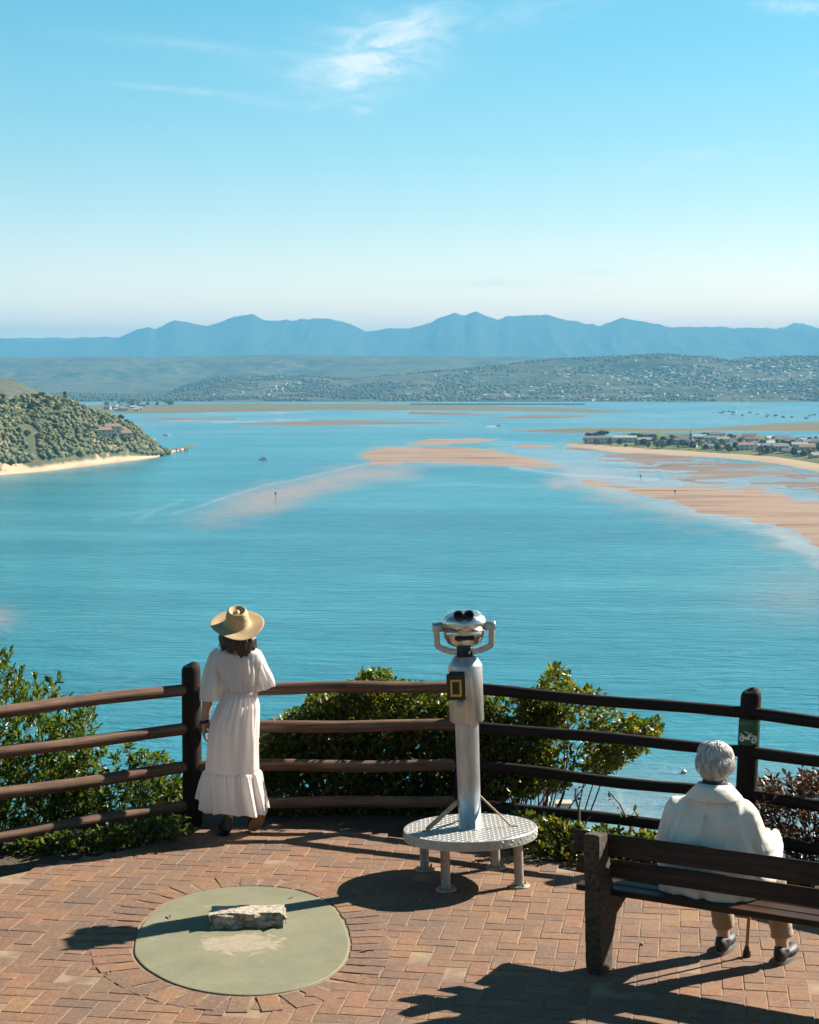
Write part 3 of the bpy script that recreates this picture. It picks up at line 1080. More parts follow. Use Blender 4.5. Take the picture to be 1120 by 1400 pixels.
def crown_arrays(n, rx, rz, z0, cl, seed, sub=1, extra_leaf=420):
    r = np.random.default_rng(seed)
    V, Fc, o = [], [], 0
    iv, if_ = ICO1 if sub == 1 else ICO2
    for i in range(n):
        a, q = r.uniform(0, 2 * PI), math.sqrt(r.uniform(0, 1))
        h = r.uniform(-1, 1)
        k = math.sqrt(max(0, 1 - h * h * .8))
        c = np.array([q * rx * k * math.cos(a), q * rx * k * math.sin(a), z0 + h * rz])
        s = cl * r.uniform(.6, 1.25)
        v = iv * (1 + r.uniform(-.45, .40, (len(iv), 1))) * s * np.array([1.1, 1.1, .8]) + c
        V.append(v); Fc.append(if_ + o); o += len(v)
    # loose leaf tufts round the edge
    for i in range(extra_leaf):
        d = r.normal(size=3); d /= np.linalg.norm(d)
        c = np.array([d[0] * (rx + cl * .7), d[1] * (rx + cl * .7), z0 + d[2] * (rz + cl * .6)]) * 1.0
        c += r.normal(size=3) * cl * .25
        t = r.normal(size=(3, 3)) * cl * .22
        V.append(c + t); Fc.append(np.array([[0, 1, 2]]) + o); o += 3
    return np.concatenate(V), np.concatenate(Fc)


def tree_mesh(name, kind, seed):
    """one far tree: crown (slot 0) and trunk (slot 1) in a single mesh, about 1 unit tall = 10 m"""
    if kind == 'cone':
        V, Fc, o = [], [], 0
        r = np.random.default_rng(seed)
        for k in range(11):
            z = 1.5 + k * 1.35
            rad = 2.6 * (1 - k / 11.5) + .25
            for j in range(7):
                a = 2 * PI * (j + .5 * (k % 2)) / 7 + r.uniform(-.2, .2)
                v = ICO1[0] * np.array([rad * .55, rad * .25, .45]) * (1 + r.uniform(-.2, .2, (len(ICO1[0]), 1)))
                ca, sa = math.cos(a), math.sin(a)
                v = v @ np.array([[ca, sa, 0], [-sa, ca, 0], [0, 0, 1]]) + np.array([ca * rad * .5, sa * rad * .5, z])
                V.append(v); Fc.append(ICO1[1] + o); o += len(v)
        V, Fc = np.concatenate(V), np.concatenate(Fc)
        th = 16.0
    elif kind == 'flat':
        V, Fc = crown_arrays(48, 5.2, 1.3, 6.2, 1.15, seed)
        th = 6.5
    elif kind == 'tall':
        V, Fc = crown_arrays(44, 2.4, 3.6, 6.5, 1.05, seed)
        th = 7
    else:
        V, Fc = crown_arrays(52, 3.5, 2.4, 4.6, 1.15, seed)
        th = 4.5
    mb = MB()
    mb.tube([(0, 0, -1.5), (.1, 0, th * .5), (0, .1, th)], [.38, .28, .12], 6)
    nv = len(V)
    tv = np.array(mb.v)
    me = bpy.data.meshes.new(name)
    faces = [tuple(q) for q in Fc] + [tuple(i + nv for i in q) for q in mb.f]
    me.from_pydata([tuple(p) for p in np.concatenate([V, tv])], [], faces)
    me.polygons.foreach_set('material_index', [0] * len(Fc) + [1] * len(mb.f))
    return me


def tree_set(kind, crown, n, seed):
    L = []
    for i in range(n):
        me = tree_mesh('far_tree', kind, seed + i)
        me.materials.append(M[crown]); me.materials.append(M['trunk'])
        L.append(me)
    return L


T_ROUND = tree_set('round', 'crown', 4, 100)
T_TALL = tree_set('tall', 'crown', 2, 120)
T_YEL = tree_set('round', 'crown_yellow', 2, 140)
T_DARK = tree_set('round', 'crown_dark', 2, 160)
T_FLAT = tree_set('flat', 'crown_dark', 2, 180)
T_CONE = tree_set('cone', 'crown_dark', 1, 200)


def put_tree(name, me, p, s, label, group, cat='tree'):
    o = obj(name, me, None, None, label, cat, group)
    o.location = p
    o.rotation_euler = (0, 0, random.uniform(0, 6.28))
    o.scale = (s * random.uniform(.85, 1.15), s * random.uniform(.85, 1.15), s * random.uniform(.85, 1.1))
    return o


def vis(p):
    px, py = project(p)
    return -15 < px < 1135


def headland_trees():
    pts = []
    n = 0
    tries = 0
    while n < 285 and tries < 20000:
        tries += 1
        px = random.uniform(-12, 238)
        X0 = (px - 560) / F
        Y = random.uniform(1280, 2150)
        X = X0 * Y
        if X > HEAD_TIP - 4: continue
        Ys = np.interp(X, SHX, SHY)
        dep = 60 + 330 * sstep((HEAD_TIP - X) / 260)
        d = Y - Ys
        if d < 34 or d > dep * 1.05: continue
        py = project((X, Y, WATER + float(head_z(X, Y))))[1]
        if px < 110 and 618 - px * .02 < py < 650 and random.random() < .8: continue   # scrub band above the beach
        if any((X - a) ** 2 + (Y - b) ** 2 < 60 for a, b in pts): continue
        pts.append((X, Y))
        n += 1
        yel = (math.exp(-((px - 30) / 40) ** 2 - ((py - 583) / 10) ** 2) + math.exp(-((px - 55) / 30) ** 2 - ((py - 603) / 5) ** 2)) > random.uniform(.25, 1)
        q = random.random()
        if yel: me, nm, lb = random.choice(T_YEL), 'yellow_green_tree', 'yellow green tree among darker trees on the wooded headland'
        elif q < .15: me, nm, lb = random.choice(T_DARK), 'dark_tree', 'dark green tree in the wood covering the headland'
        elif q < .35: me, nm, lb = random.choice(T_TALL), 'tall_tree', 'tall narrow tree in the wood covering the headland'
        else: me, nm, lb = random.choice(T_ROUND), 'round_tree', 'rounded olive green tree in the wood covering the headland'
        s = random.uniform(.40, .80) * (.8 if px > 190 else 1)
        lb = lb.replace(' in the wood covering the headland', '').replace(' among darker trees on the wooded headland', '')
        lb += (' just above the beach' if d < 80 else ' on the middle slope' if d < dep * .6 else ' along the crest') + (' by the frame edge' if px < 60 else ' left of the villas' if px < 125 else ' around the villas' if px < 185 else ' near the headland point')
        put_tree(nm, me, (X, Y, WATER + float(head_z(X, Y)) - .3), s, lb, nm.replace('_', ' ') + 's on the headland')
    # low scrub between and below the trees: one uncountable cover
    V, Fc, o = [], [], 0
    r = np.random.default_rng(5)
    N = 26000
    Y = r.uniform(1270, 2150, N * 4)
    X = r.uniform(-620, HEAD_TIP, N * 4)
    Ys = np.interp(X, SHX, SHY)
    dep = 60 + 330 * sstep((HEAD_TIP - X) / 260)
    d = Y - Ys
    bare = fbm(X / 30, Y / 30, 77, 3)
    k = (d > 20) & (d < dep * 1.05) & ((d > 70) | (bare < .66))
    X, Y = X[k][:N], Y[k][:N]
    Z = head_z(X, Y)
    iv, if_ = ICO1
    for x, y, z in zip(X, Y, Z):
        s = r.uniform(.9, 2.6) * (1.4 if z < 16 else 1)
        v = iv * (1 + r.uniform(-.5, .45, (len(iv), 1))) * np.array([s * 1.2, s * 1.2, s * .8]) + np.array([x, y, WATER + z + s * .2])
        V.append(v); Fc.append(if_ + o); o += len(v)
    me = np_mesh('headland_scrub', np.concatenate(V), np.concatenate(Fc))
    m_, g = material('scrub')
    geo = g.node('ShaderNodeNewGeometry')
    n_ = g.noise(g.pos, .015, 5, .6)
    c = g.ramp(geo.outputs['Random Per Island'], [(0, (.032, .047, .02)), (.5, (.058, .07, .027)), (.85, (.10, .095, .04)), (1, (.16, .135, .06))])
    c = g.mix(g.smooth(n_, .4, .65, 0, .5), c, (.035, .052, .02))
    g.put(g.b.inputs['Base Color'], c)
    g.b.inputs['Roughness'].default_value = .95
    bump(g, g.noise(g.pos, 1.1, 4, .7), .8, .4)
    obj('headland_scrub', me, None, m_, kind='stuff')


headland_trees()

BACK_HILL = [(-900, 492), (-400, 488), (-150, 496), (-60, 505), (0, 514), (20, 520), (45, 530), (75, 542), (112, 554), (145, 570), (165, 582), (400, 620)]


def build_back_hill():
    def fn(X, Y):
        h = np.maximum(line_h(X, Y, 2750, BACK_HILL), 0)
        t = np.clip(1 - np.abs(Y - 2750) / np.where(Y < 2750, 620, 700), 0, 1)
        return h * sstep(t) ** .8 * (1 - .3 * fbm(X / 90, Y / 160, 51, 4) * np.clip(4 * t * (1 - t), 0, 1)) + (fbm(X / 22, Y / 22, 52, 4) - .5) * 5 * sstep(t * 3) * (h > 4) - 4.0 * (1 - sstep(h * t / 5))
    m_, g = material('grassy_hill')
    n = g.noise(g.pos, .012, 7, .65)
    n2 = g.noise(g.pos, .07, 6, .7)
    c = g.ramp(n, [(.32, (.055, .07, .03)), (.5, (.11, .11, .05)), (.68, (.17, .15, .075))])
    c = g.mix(g.smooth(n2, .48, .62, 0, .75), c, (.04, .055, .025))
    g.put(g.b.inputs['Base Color'], c)
    g.b.inputs['Roughness'].default_value = 1
    bump(g, n2, .8, 3.0)
    heightfield('hill', fn, np.linspace(-.52, -.10, 220), np.linspace(2120, 3450, 90), m_)


build_back_hill()

# ------------------------------------------------------------------ houses
M['white_wall'] = basic('white_render', (.66, .64, .60), (.74, .72, .68), .8, .6)
M['cream_wall'] = basic('cream_render', (.52, .45, .36), (.60, .52, .42), .8, .6)
M['grey_roof'] = basic('grey_roof', (.16, .17, .18), (.26, .27, .28), .7, .8)
M['red_roof'] = basic('terracotta_roof', (.26, .15, .11), (.34, .21, .16), .8, .8)
M['white_roof'] = basic('pale_roof', (.55, .56, .56), (.70, .71, .71), .6, .8)
M['pane'] = basic('window_pane', (.03, .05, .07), None, .15)


def gable(L, W, H, R, over=.5):
    """walls and roof of a gabled house, separate collectors"""
    w, r = MB(), MB()
    l2, w2 = L / 2, W / 2
    w.add([(-l2, -w2, -1), (l2, -w2, -1), (l2, w2, -1), (-l2, w2, -1), (-l2, -w2, H), (l2, -w2, H), (l2, w2, H), (-l2, w2, H), (-l2, 0, H + R), (l2, 0, H + R)],
          [(0, 1, 5, 4), (2, 3, 7, 6), (1, 2, 6, 9, 5), (3, 0, 4, 8, 7)])
    a, b = l2 + over, w2 + over
    dz = R / w2 * over
    t = .25
    for sgn in (-1, 1):
        p = [(-a, sgn * b, H - dz + .03), (a, sgn * b, H - dz + .03), (a, 0, H + R + .03), (-a, 0, H + R + .03)]
        q = [(x, y, z + t) for x, y, z in p]
        r.add(p + q, [(0, 1, 2, 3), (4, 5, 6, 7), (0, 1, 5, 4), (1, 2, 6, 5), (2, 3, 7, 6), (3, 0, 4, 7)])
    return w, r


HOUSE = {}
for nm_, dims in (('cottage', (11, 8, 3.0, 2.2)), ('villa', (15, 9, 5.6, 2.2)), ('long', (30, 9, 6.0, 1.8)), ('small', (8, 7, 3.0, 2.0))):
    w_, r_ = gable(*dims)
    HOUSE[nm_] = (dims, w_, r_)
PANE = MB(); PANE.box((0, 0, 0), (1.5, .12, 1.2)); PANE_ME = PANE.mesh('window'); PANE_ME.materials.append(M['pane'])
MESHES = {}


def house(name, kind, wall, roof, p, rz, label, group=None, windows=True, cat='house'):
    dims, w_, r_ = HOUSE[kind]
    t = thing(name, label, cat, p, rz, group)
    for part, mb, mt in (('wall', w_, wall), ('roof', r_, roof)):
        key = (kind, part, mt)
        if key not in MESHES:
            MESHES[key] = mb.mesh(part); MESHES[key].materials.append(M[mt])
        obj(part, MESHES[key], t)
    if windows:
        L, W, H, R = dims
        n = max(2, int(L / 4))
        for fl in range(1 if H < 4 else 2):
            for i in range(n):
                o = obj('window', PANE_ME, t)
                o.location = (-L / 2 + (i + .5) * L / n, -W / 2 - .05, 1.5 + fl * 2.8)
    return t


def build_island():
    wl = ['white_wall', 'white_wall', 'cream_wall']
    n = 0
    pts = []
    house('hotel_block', 'long', 'white_wall', 'grey_roof', ground(818, 606, WATER + 1.6), -.12, 'long white two storey building at the tip of the island', cat='building')
    house('hotel_block', 'long', 'white_wall', 'white_roof', ground(851, 605.5, WATER + 1.6), -.10, 'long white pale roofed building behind the island tip trees', cat='building')
    pts += [(805, 606), (818, 606), (832, 606), (851, 606), (865, 606)]
    tries = 0
    while n < 62 and tries < 4000:
        tries += 1
        px, py = random.uniform(868, 1165), 0
        lo, hi = np.interp(px, [868, 960, 1060, 1165], [598, 599, 602, 606]), np.interp(px, [868, 960, 1060, 1165], [610, 614, 621, 632])
        py = random.uniform(lo, hi)
        if any(abs(px - a) < 13 and abs(py - b) < 2.5 for a, b in pts): continue
        pts.append((px, py)); n += 1
        k = random.choice(['cottage', 'villa', 'villa', 'small', 'cottage'])
        rf = random.choice(['grey_roof', 'grey_roof', 'red_roof', 'white_roof', 'grey_roof'])
        w = random.choice(wl)
        house('island_house', k, w, rf, ground(px, py, WATER + 1.7), random.uniform(-.4, .4),
              f"{'white' if w == 'white_wall' else 'cream'} {dict(villa='two storey', cottage='single storey', small='small square')[k]} house with {rf.split('_')[0].replace('red','terracotta').replace('white','pale')} roof {'in the front row' if py > (lo + hi) / 2 else 'in the back row'} {'near the white hotel blocks' if px < 915 else 'beside the tall conifer' if px < 985 else 'on the middle island' if px < 1060 else 'at the right edge'}",
              f"{w.split('_')[0]} {k} houses with {rf.replace('_',' ')}s on the island")
    # trees among the houses
    spots = [(816, 600, 1.0, 'flat'), (824, 600, 1.1, 'flat'), (806, 601, .9, 'flat'), (868, 603, 1.1, 'flat'), (876, 603, 1.0, 'flat'), (886, 604, .9, 'flat'), (893, 603, .9, 'flat'), (944, 612, 1.05, 'cone'), (934, 611, 1.0, 'round'), (955, 611, .9, 'round'), (905, 612, 1.1, 'round'), (898, 613, 1.0, 'round'), (965, 600, 1.0, 'flat'), (976, 600, .9, 'flat'), (984, 600, .9, 'flat'), (1088, 615, 1.1, 'round')]
    for i in range(135):
        px = random.uniform(800, 1160)
        lo, hi = np.interp(px, [800, 868, 960, 1060, 1165], [602, 598, 599, 602, 606]), np.interp(px, [800, 868, 960, 1060, 1165], [610, 612, 616, 623, 634])
        py = random.uniform(lo, hi)
        spots.append((px, py, random.uniform(.40, .95), random.choice(['round', 'dark', 'dark', 'round', 'tall'])))
    for px, py, s, k in spots:
        if k == 'cone':
            put_tree('norfolk_pine', T_CONE[0], ground(px, py, WATER + 1.6), 1.25, 'tall pointed conifer rising above the houses on the island', None)
            continue
        me = random.choice({'flat': T_FLAT, 'round': T_ROUND, 'dark': T_DARK, 'tall': T_TALL}[k])
        side = 'near the white hotel blocks' if px < 915 else 'beside the tall conifer' if px < 985 else 'on the middle island' if px < 1060 else 'at the right edge'
        lb = {'flat': 'dark spreading tree beside the white buildings on the island', 'round': 'round green tree between houses on the island', 'dark': 'dark bushy tree between houses on the island', 'tall': 'narrow upright tree between houses on the island'}[k]
        lb = lb.replace(' beside the white buildings on the island', '') + ' ' + side if k == 'flat' else lb + ' ' + side
        nm = {'flat': 'spreading_tree', 'round': 'garden_tree', 'dark': 'dark_garden_tree', 'tall': 'upright_garden_tree'}[k]
        put_tree(nm, me, ground(px, py, WATER + 1.5), s, lb, nm.replace('_', ' ') + 's on the island')


build_island()


def build_town():
    r = random.Random(3)
    cen = [(640, 540, 40, 8), (760, 525, 50, 10), (830, 520, 40, 10), (900, 520, 60, 14), (980, 515, 60, 14), (1060, 525, 60, 14), (1110, 530, 50, 14), (940, 545, 160, 4), (860, 545, 60, 4), (1080, 505, 60, 8), (360, 535, 20, 6), (395, 528, 12, 5), (330, 541, 30, 2), (610, 510, 40, 4), (700, 540, 80, 5)]
    wts = [2, 2, 2, 4, 4, 4, 4, 3, 1.5, 3, .7, 1, .6, .6, 1.5]
    places = []
    yy = np.linspace(4950, 6700, 120)
    while len(places) < 520:
        cx, cy, sx, sy = r.choices(cen, wts)[0]
        px, py = r.gauss(cx, sx), r.gauss(cy, sy)
        if not (-10 < px < 1150) or py > 549: continue
        X = (px - 560) / F * yy
        Z = WATER + .6 + hills_z(X, yy)
        vis_py = 700 - F * (yy * sp + (Z - CAMZ) * cp) / (yy * cp - (Z - CAMZ) * sp)
        k = np.nonzero(vis_py <= py)[0]
        if len(k) == 0: continue
        k = k[0]
        places.append((X[k] * 1.0, yy[k], Z[k]))
    # nearer houses show largest
    places.sort(key=lambda p: p[1])
    variants = []
    for wl in ('white_wall', 'cream_wall'):
        for rf in ('grey_roof', 'white_roof', 'red_roof'):
            for k in ('cottage', 'villa'):
                d, w_, r_ = HOUSE[k]
                mb = MB()
                mb.add(w_.v, w_.f); mb.cur = 1; mb.add(r_.v, r_.f)
                me = mb.mesh('town_house'); me.materials.append(M[wl]); me.materials.append(M[rf])
                variants.append((me, wl, rf))
    for p in places[:290]:
        me, wl, rf = r.choice(variants)
        a, b = wl.split('_')[0], {'grey_roof': 'grey', 'white_roof': 'pale', 'red_roof': 'terracotta'}[rf]
        qx = 560 + F * p[0] / p[1]
        zone = ('at the left end of town' if qx < 680 else 'left of the island' if qx < 800 else 'above the island tip' if qx < 960 else 'above the moored yachts')
        lev = ('low by the far shore' if p[2] - WATER < 32 else 'half way up the hill' if p[2] - WATER < 80 else 'near the hill crest')
        o = obj('town_house', me, None, None, f'{a} {b} roofed town house {lev} {zone}', 'house', f'{a} {b} roofed houses of the far town')
        s = r.uniform(.6, 1.0)
        o.location, o.rotation_euler, o.scale = p, (0, 0, r.uniform(-.7, .7)), (s, s, s)
    mb = MB()
    for p in places[290:]:
        s = r.uniform(.6, 1.1)
        a = r.uniform(-.7, .7)
        R3 = Matrix.Rotation(a, 3, 'Z')
        k = r.choice(['cottage', 'villa', 'villa'])
        d, w_, r_ = HOUSE[k]
        mb.cur = 0
        mb.add([Vector(p) + R3 @ (Vector(q) * s) for q in w_.v], w_.f)
        mb.cur = r.choice([1, 1, 2])
        mb.add([Vector(p) + R3 @ (Vector(q) * s) for q in r_.v], r_.f)
    mb.build('town_houses', [M['white_wall'], M['grey_roof'], M['white_roof']], kind='stuff')
    # woods on the far slopes
    V, Fc, o = [], [], 0
    rr = np.random.default_rng(9)
    N = 9500
    Y = rr.uniform(4950, 6800, N * 2)
    X = rr.uniform(-.26, .26, N * 2) * Y
    k = fbm(X / 160, Y / 200, 31, 4) > .47
    X, Y = X[k][:N], Y[k][:N]
    Z = hills_z(X, Y)
    base = np.array([(1, 0, 0), (0, 1, 0), (-1, 0, 0), (0, -1, 0), (0, 0, 1.0), (0, 0, -.6)], float)
    fb = np.array([(0, 1, 4), (1, 2, 4), (2, 3, 4), (3, 0, 4), (1, 0, 5), (2, 1, 5), (3, 2, 5), (0, 3, 5)])
    for x, y, z in zip(X, Y, Z):
        s = rr.uniform(3, 6.5)
        v = base * s * (1 + rr.uniform(-.3, .3, (6, 1))) + np.array([x, y, WATER + z + s * .4])
        V.append(v); Fc.append(fb + o); o += 6
    me = np_mesh('far_woods', np.concatenate(V), np.concatenate(Fc), True)
    obj('far_woods', me, None, clump_mat('far_wood_crown', [(0, (.042, .058, .046)), (.5, (.06, .074, .055)), (1, (.085, .092, .066))]), kind='stuff')  # crown colour paled to hold some of the distance haze


build_town()


# ------------------------------------------------------------------ boats, markers, jetty
M['hull_white'] = basic('white_hull', (.72, .72, .70), (.78, .78, .76), .35, 2)
M['hull_dark'] = basic('dark_hull', (.05, .06, .08), (.09, .10, .12), .4, 2)
M['canvas'] = basic('grey_canopy', (.35, .33, .33), (.45, .42, .42), .7, 2)


def hull_mb(L, B, D):
    mb = MB()
    rings = []
    for t in np.linspace(0, 1, 9):
        w = B / 2 * (1 - max(0, (t - .45) / .55) ** 2.2) * (0.9 + .1 * min(1, t * 4))
        w = max(w, .03)
        x = -L / 2 + t * L
        z1 = D * (1 + .25 * t ** 2)
        rings.append([(x, -w, z1), (x, -w * .75, D * .25), (x, 0, -D * .35), (x, w * .75, D * .25), (x, w, z1), (x, 0, z1 * .92)])
    mb.loft(rings, True, False)
    return mb


def build_boats():
    t = thing('motor_boat', 'small white cabin boat with grey canopy alone on the open lagoon', 'boat', ground(361, 629, WATER), .15)
    hull_mb(7.4, 2.7, 1.1).build('hull', M['hull_white'], t)
    mb = MB(); mb.bbox((-.3, 0, 1.75), (3.6, 2.1, 1.35), bev=.12); mb.build('cabin', M['hull_white'], t)
    mb = MB(); mb.bbox((-.6, 0, 2.72), (5.0, 2.5, .16), bev=.05); mb.build('canopy', M['canvas'], t)
    for s in (-1, 1):
        for x in (-.9, .5):
            mb = MB(); mb.box((x, s * 1.07, 1.95), (1.0, .06, .55)); mb.build('window', M['pane'], t)
    for x in (-2.8, 1.6):
        for s in (-1, 1):
            mb = MB(); mb.tube([(x, s * 1.1, 1.0), (x, s * 1.1, 2.66)], .05, 6); mb.build('canopy_post', M['canvas'], t)
    mb = MB(); mb.bbox((-4.0, 0, .9), (.5, .45, 1.2), bev=.08); mb.build('outboard_motor', M['hull_dark'], t)
    t = thing('speed_boat', 'tiny white speed boat trailing a wake beyond the sandbank', 'boat', ground(682, 583, WATER), .1)
    hull_mb(9, 3, 1.4).build('hull', M['hull_white'], t)
    mb = MB(); mb.bbox((0, 0, 1.9), (3, 1.8, 1.1), bev=.15); mb.build('windscreen', M['pane'], t)
    t = thing('speed_boat', 'white boat close to the point of the wooded headland', 'boat', ground(227, 596, WATER), 3.0)
    hull_mb(8, 2.6, 1.2).build('hull', M['hull_white'], t)
    mb = MB(); mb.bbox((0, 0, 1.6), (2.6, 1.6, 1.0), bev=.15); mb.build('windscreen', M['pane'], t)
    # moored fleet far right
    r = random.Random(11)
    protos = []
    for k, hm in enumerate(('hull_white', 'hull_dark')):
        mb = hull_mb(8, 2.6, 1.3)
        mb.box((-.5, 0, 1.7), (3, 1.6, .8))
        mb.tube([(.5, 0, 1), (.5, 0, 11)], .12, 5)
        mb.tube([(.4, 0, 2.6), (-3.2, 0, 2.6)], .14, 5)
        me = mb.mesh('moored_boat'); me.materials.append(M[hm])
        protos.append((me, ('white', 'dark')[k]))
    for i in range(34):
        px = r.uniform(968, 1150)
        py = np.interp(px, [968, 1120], [562.5, 568]) + r.uniform(-1.5, 5.5) * (1 if px > 1000 else .4)
        me, c = protos[1] if r.random() < .65 else protos[0]
        o = obj('moored_boat', me, None, None, f'{c} yacht moored off the town on the far right', 'boat', f'{c} yachts moored off the town')
        o.location = ground(px, py, WATER)
        o.rotation_euler = (0, 0, r.uniform(0, 6.28))
    # channel markers
    for (px, py, h, lb) in ((377, 686, 6.0, 'dark channel post with top mark standing in the pink shallows'), (876, 657, 4.0, 'thin dark post in the pale channel beside the sand'), (923, 678, 4.0, 'short dark post on the edge of the right sandbank')):
        t = thing('channel_marker', lb, 'channel marker', ground(px, py, WATER))
        mb = MB(); mb.tube([(0, 0, -1), (0, 0, h)], .14, 8); mb.build('pole', M['hull_dark'], t)
        mb = MB(); mb.lathe([(.1, h - 1.7), (.55, h - 1.5), (.55, h - .2), (.1, h)], 8); mb.build('top_mark', M['hull_dark'], t)
    # jetty at the point
    t = thing('jetty', 'small wooden jetty on piles at the tip of the headland', 'jetty', ground(240, 618, WATER), .0)
    mb = MB(); mb.box((4, 0, 2.2), (16, 3, .3)); mb.build('deck', M['post'], t)
    for x in (-3, 1, 5, 9, 11.5):
        for y in (-1.4, 1.4):
            mb = MB(); mb.tube([(x, y, -1), (x, y, 3.6)], .22, 6); mb.build('pile', M['post'], t)
    # mooring buoy and white beacon close below the lookout
    t = thing('mooring_buoy', 'small white buoy floating on the water below the fence', 'buoy', ground(935, 1057, WATER))
    mb = MB(); mb.lathe([(.05, -.2), (.5, 0), (.55, .35), (.3, .6), (.08, .7), (.08, 1.0)], 12); mb.build('float', M['hull_white'], t)
    mb = MB(); mb.lathe([(.56, .1), (.58, .2), (.56, .3)], 12, close=False); mb.build('band', M['leaf_low'], t)
    t = thing('beacon', 'white conical beacon rising from the water below the fence', 'beacon', ground(746, 1112, WATER))
    mb = MB(); mb.lathe([(1.55, -1), (1.5, .2), (1.0, 1.5), (.62, 3.0), (.34, 4.4), (.10, 5.0)], 20); mb.build('cone', M['hull_white'], t)
    mb = MB(); mb.tube([(0, 0, 4.9), (0, 0, 5.6)], .06, 6); mb.build('mast', M['hull_dark'], t)
    t = thing('jetty_block', 'brown stone block standing in the water beside the white beacon', 'block', ground(770, 1114, WATER))
    mb = MB(); mb.bbox((0, 0, .6), (2.8, 2.6, 3.0), bev=.15); mb.build('stone', M['granite'], t)
    mb = MB(); mb.bbox((0, 0, 2.2), (3.1, 2.9, .25), bev=.06); mb.build('cap', M['cream_wall'], t)
    # buildings on the headland and the hamlet beyond
    for (px, py, k, w, rf, lb) in ((140, 603, 'villa', 'cream_wall', 'red_roof', 'cream villa with terracotta roof among the headland trees'), (152, 600, 'villa', 'cream_wall', 'red_roof', 'upper cream house half hidden by headland trees'), (170, 606, 'cottage', 'cream_wall', 'red_roof', 'low cream house nearest the headland point')):
        Y = np.linspace(1300, 2100, 200)
        X = (px - 560) / F * Y
        Z = WATER + head_z(X, Y)
        v = 700 - F * (Y * sp + (Z - CAMZ) * cp) / (Y * cp - (Z - CAMZ) * sp)
        k_ = np.nonzero(v <= py)[0]
        if len(k_) == 0: continue
        i = k_[0]
        house('headland_house', k, w, rf, (X[i], Y[i], Z[i] + 3.2), .5, lb)
    r = random.Random(4)
    for i in range(16):
        px, py = r.uniform(146, 196), r.uniform(556, 562)
        w = r.choice(['white_wall', 'cream_wall'])
        house('hamlet_house', r.choice(['cottage', 'villa']), w, r.choice(['grey_roof', 'white_roof']), ground(px, py, WATER + .8), r.uniform(-.5, .5),
              f"{w.split('_')[0]} house of the hamlet on the marsh behind the headland", f"{w.split('_')[0]} houses of the hamlet", windows=False)
    for i in range(22):
        px, py = r.uniform(140, 235), r.uniform(549, 557)
        put_tree('shore_tree', r.choice(T_DARK + T_ROUND), ground(px, py, WATER + .6), r.uniform(.9, 1.5), 'dark tree on the far shore beyond the headland', 'trees on the far shore')
    # low causeway with a pale parapet along the far shore
    t = thing('causeway', 'long low pale causeway along the far shore of the lagoon', 'causeway')
    a, b = ground(560, 553.5, WATER), ground(800, 553.5, WATER)
    mb = MB(); mb.box(((a.x + b.x) / 2, a.y, WATER + 1.6), (b.x - a.x, 10, 3.2)); mb.build('deck', M['cream_wall'], t)
    n = 26
    for i in range(n):
        mb = MB(); mb.box((a.x + (i + .5) * (b.x - a.x) / n, a.y - 5.2, WATER + 2.2), (6, .4, 4.2)); mb.build('pier', M['white_wall'], t)


build_boats()

# ------------------------------------------------------------------ air
mb = MB()
mb.box((0, 16500, 385), (27000, 35000, 920))
hz = mb.mesh('haze')
mh = bpy.data.materials.new('air')
mh.use_nodes = True
mh.node_tree.nodes.clear()
ho_ = mh.node_tree.nodes.new('ShaderNodeOutputMaterial')
hv = mh.node_tree.nodes.new('ShaderNodeVolumePrincipled')
hv.inputs['Color'].default_value = (.14, .46, .735, 1)
hv.inputs['Density'].default_value = 8.5e-5
hv.inputs['Anisotropy'].default_value = 0.0
mh.node_tree.links.new(hv.outputs[0], ho_.inputs['Volume'])
obj('haze', hz, None, mh, kind='stuff')
# ================================================================== FOREGROUND: the terrace
def zat(Y, py):
    return CAMZ + float(slope_of(py)) * Y


def gx(px, Y, z=0.0):
    return (px - 560) / F * (Y * cp - (z - CAMZ) * sp)


FENCE = [ground(0, 1162), ground(263, 1119), ground(632, 1116), ground(1016, 1162), ground(1120, 1181)]
dl = (FENCE[0] - FENCE[1]).normalized()
dr = (FENCE[4] - FENCE[3]).normalized()
POSTS = [FENCE[1] + dl * 2.6, FENCE[1], FENCE[2], FENCE[3], FENCE[3] + dr * 2.6]
ex = [-150, POSTS[0].x - 6] + [p.x for p in POSTS] + [POSTS[4].x + 8, 150]
ey = [2, POSTS[0].y - 4] + [p.y for p in POSTS] + [POSTS[4].y - 5, 2]


def edge_y(X):
    return np.interp(X, ex, ey) + .13 + .30 * sstep((1.0 - X) / .8)


def soil_z(X, Y):
    d = Y - edge_y(X)
    z = -.045 + (fbm(X * 2.5, Y * 2.5, 41, 3) - .5) * .05 * sstep((d + .5) / .3)
    # unseen bank behind the lookout, added to cut the sky's fill light
    z = z + np.minimum(.55 * np.maximum(3.0 - Y, 0) + .75 * np.maximum(-4 - Y, 0), 4) * (1 + .25 * (fbm(X * .2, Y * .2, 44, 3) - .5))
    return z - np.maximum(d, 0) * .85 - (fbm(X * .3, Y * .3, 42, 3) - .3) * 1.5 * sstep((d - 1) / 5)


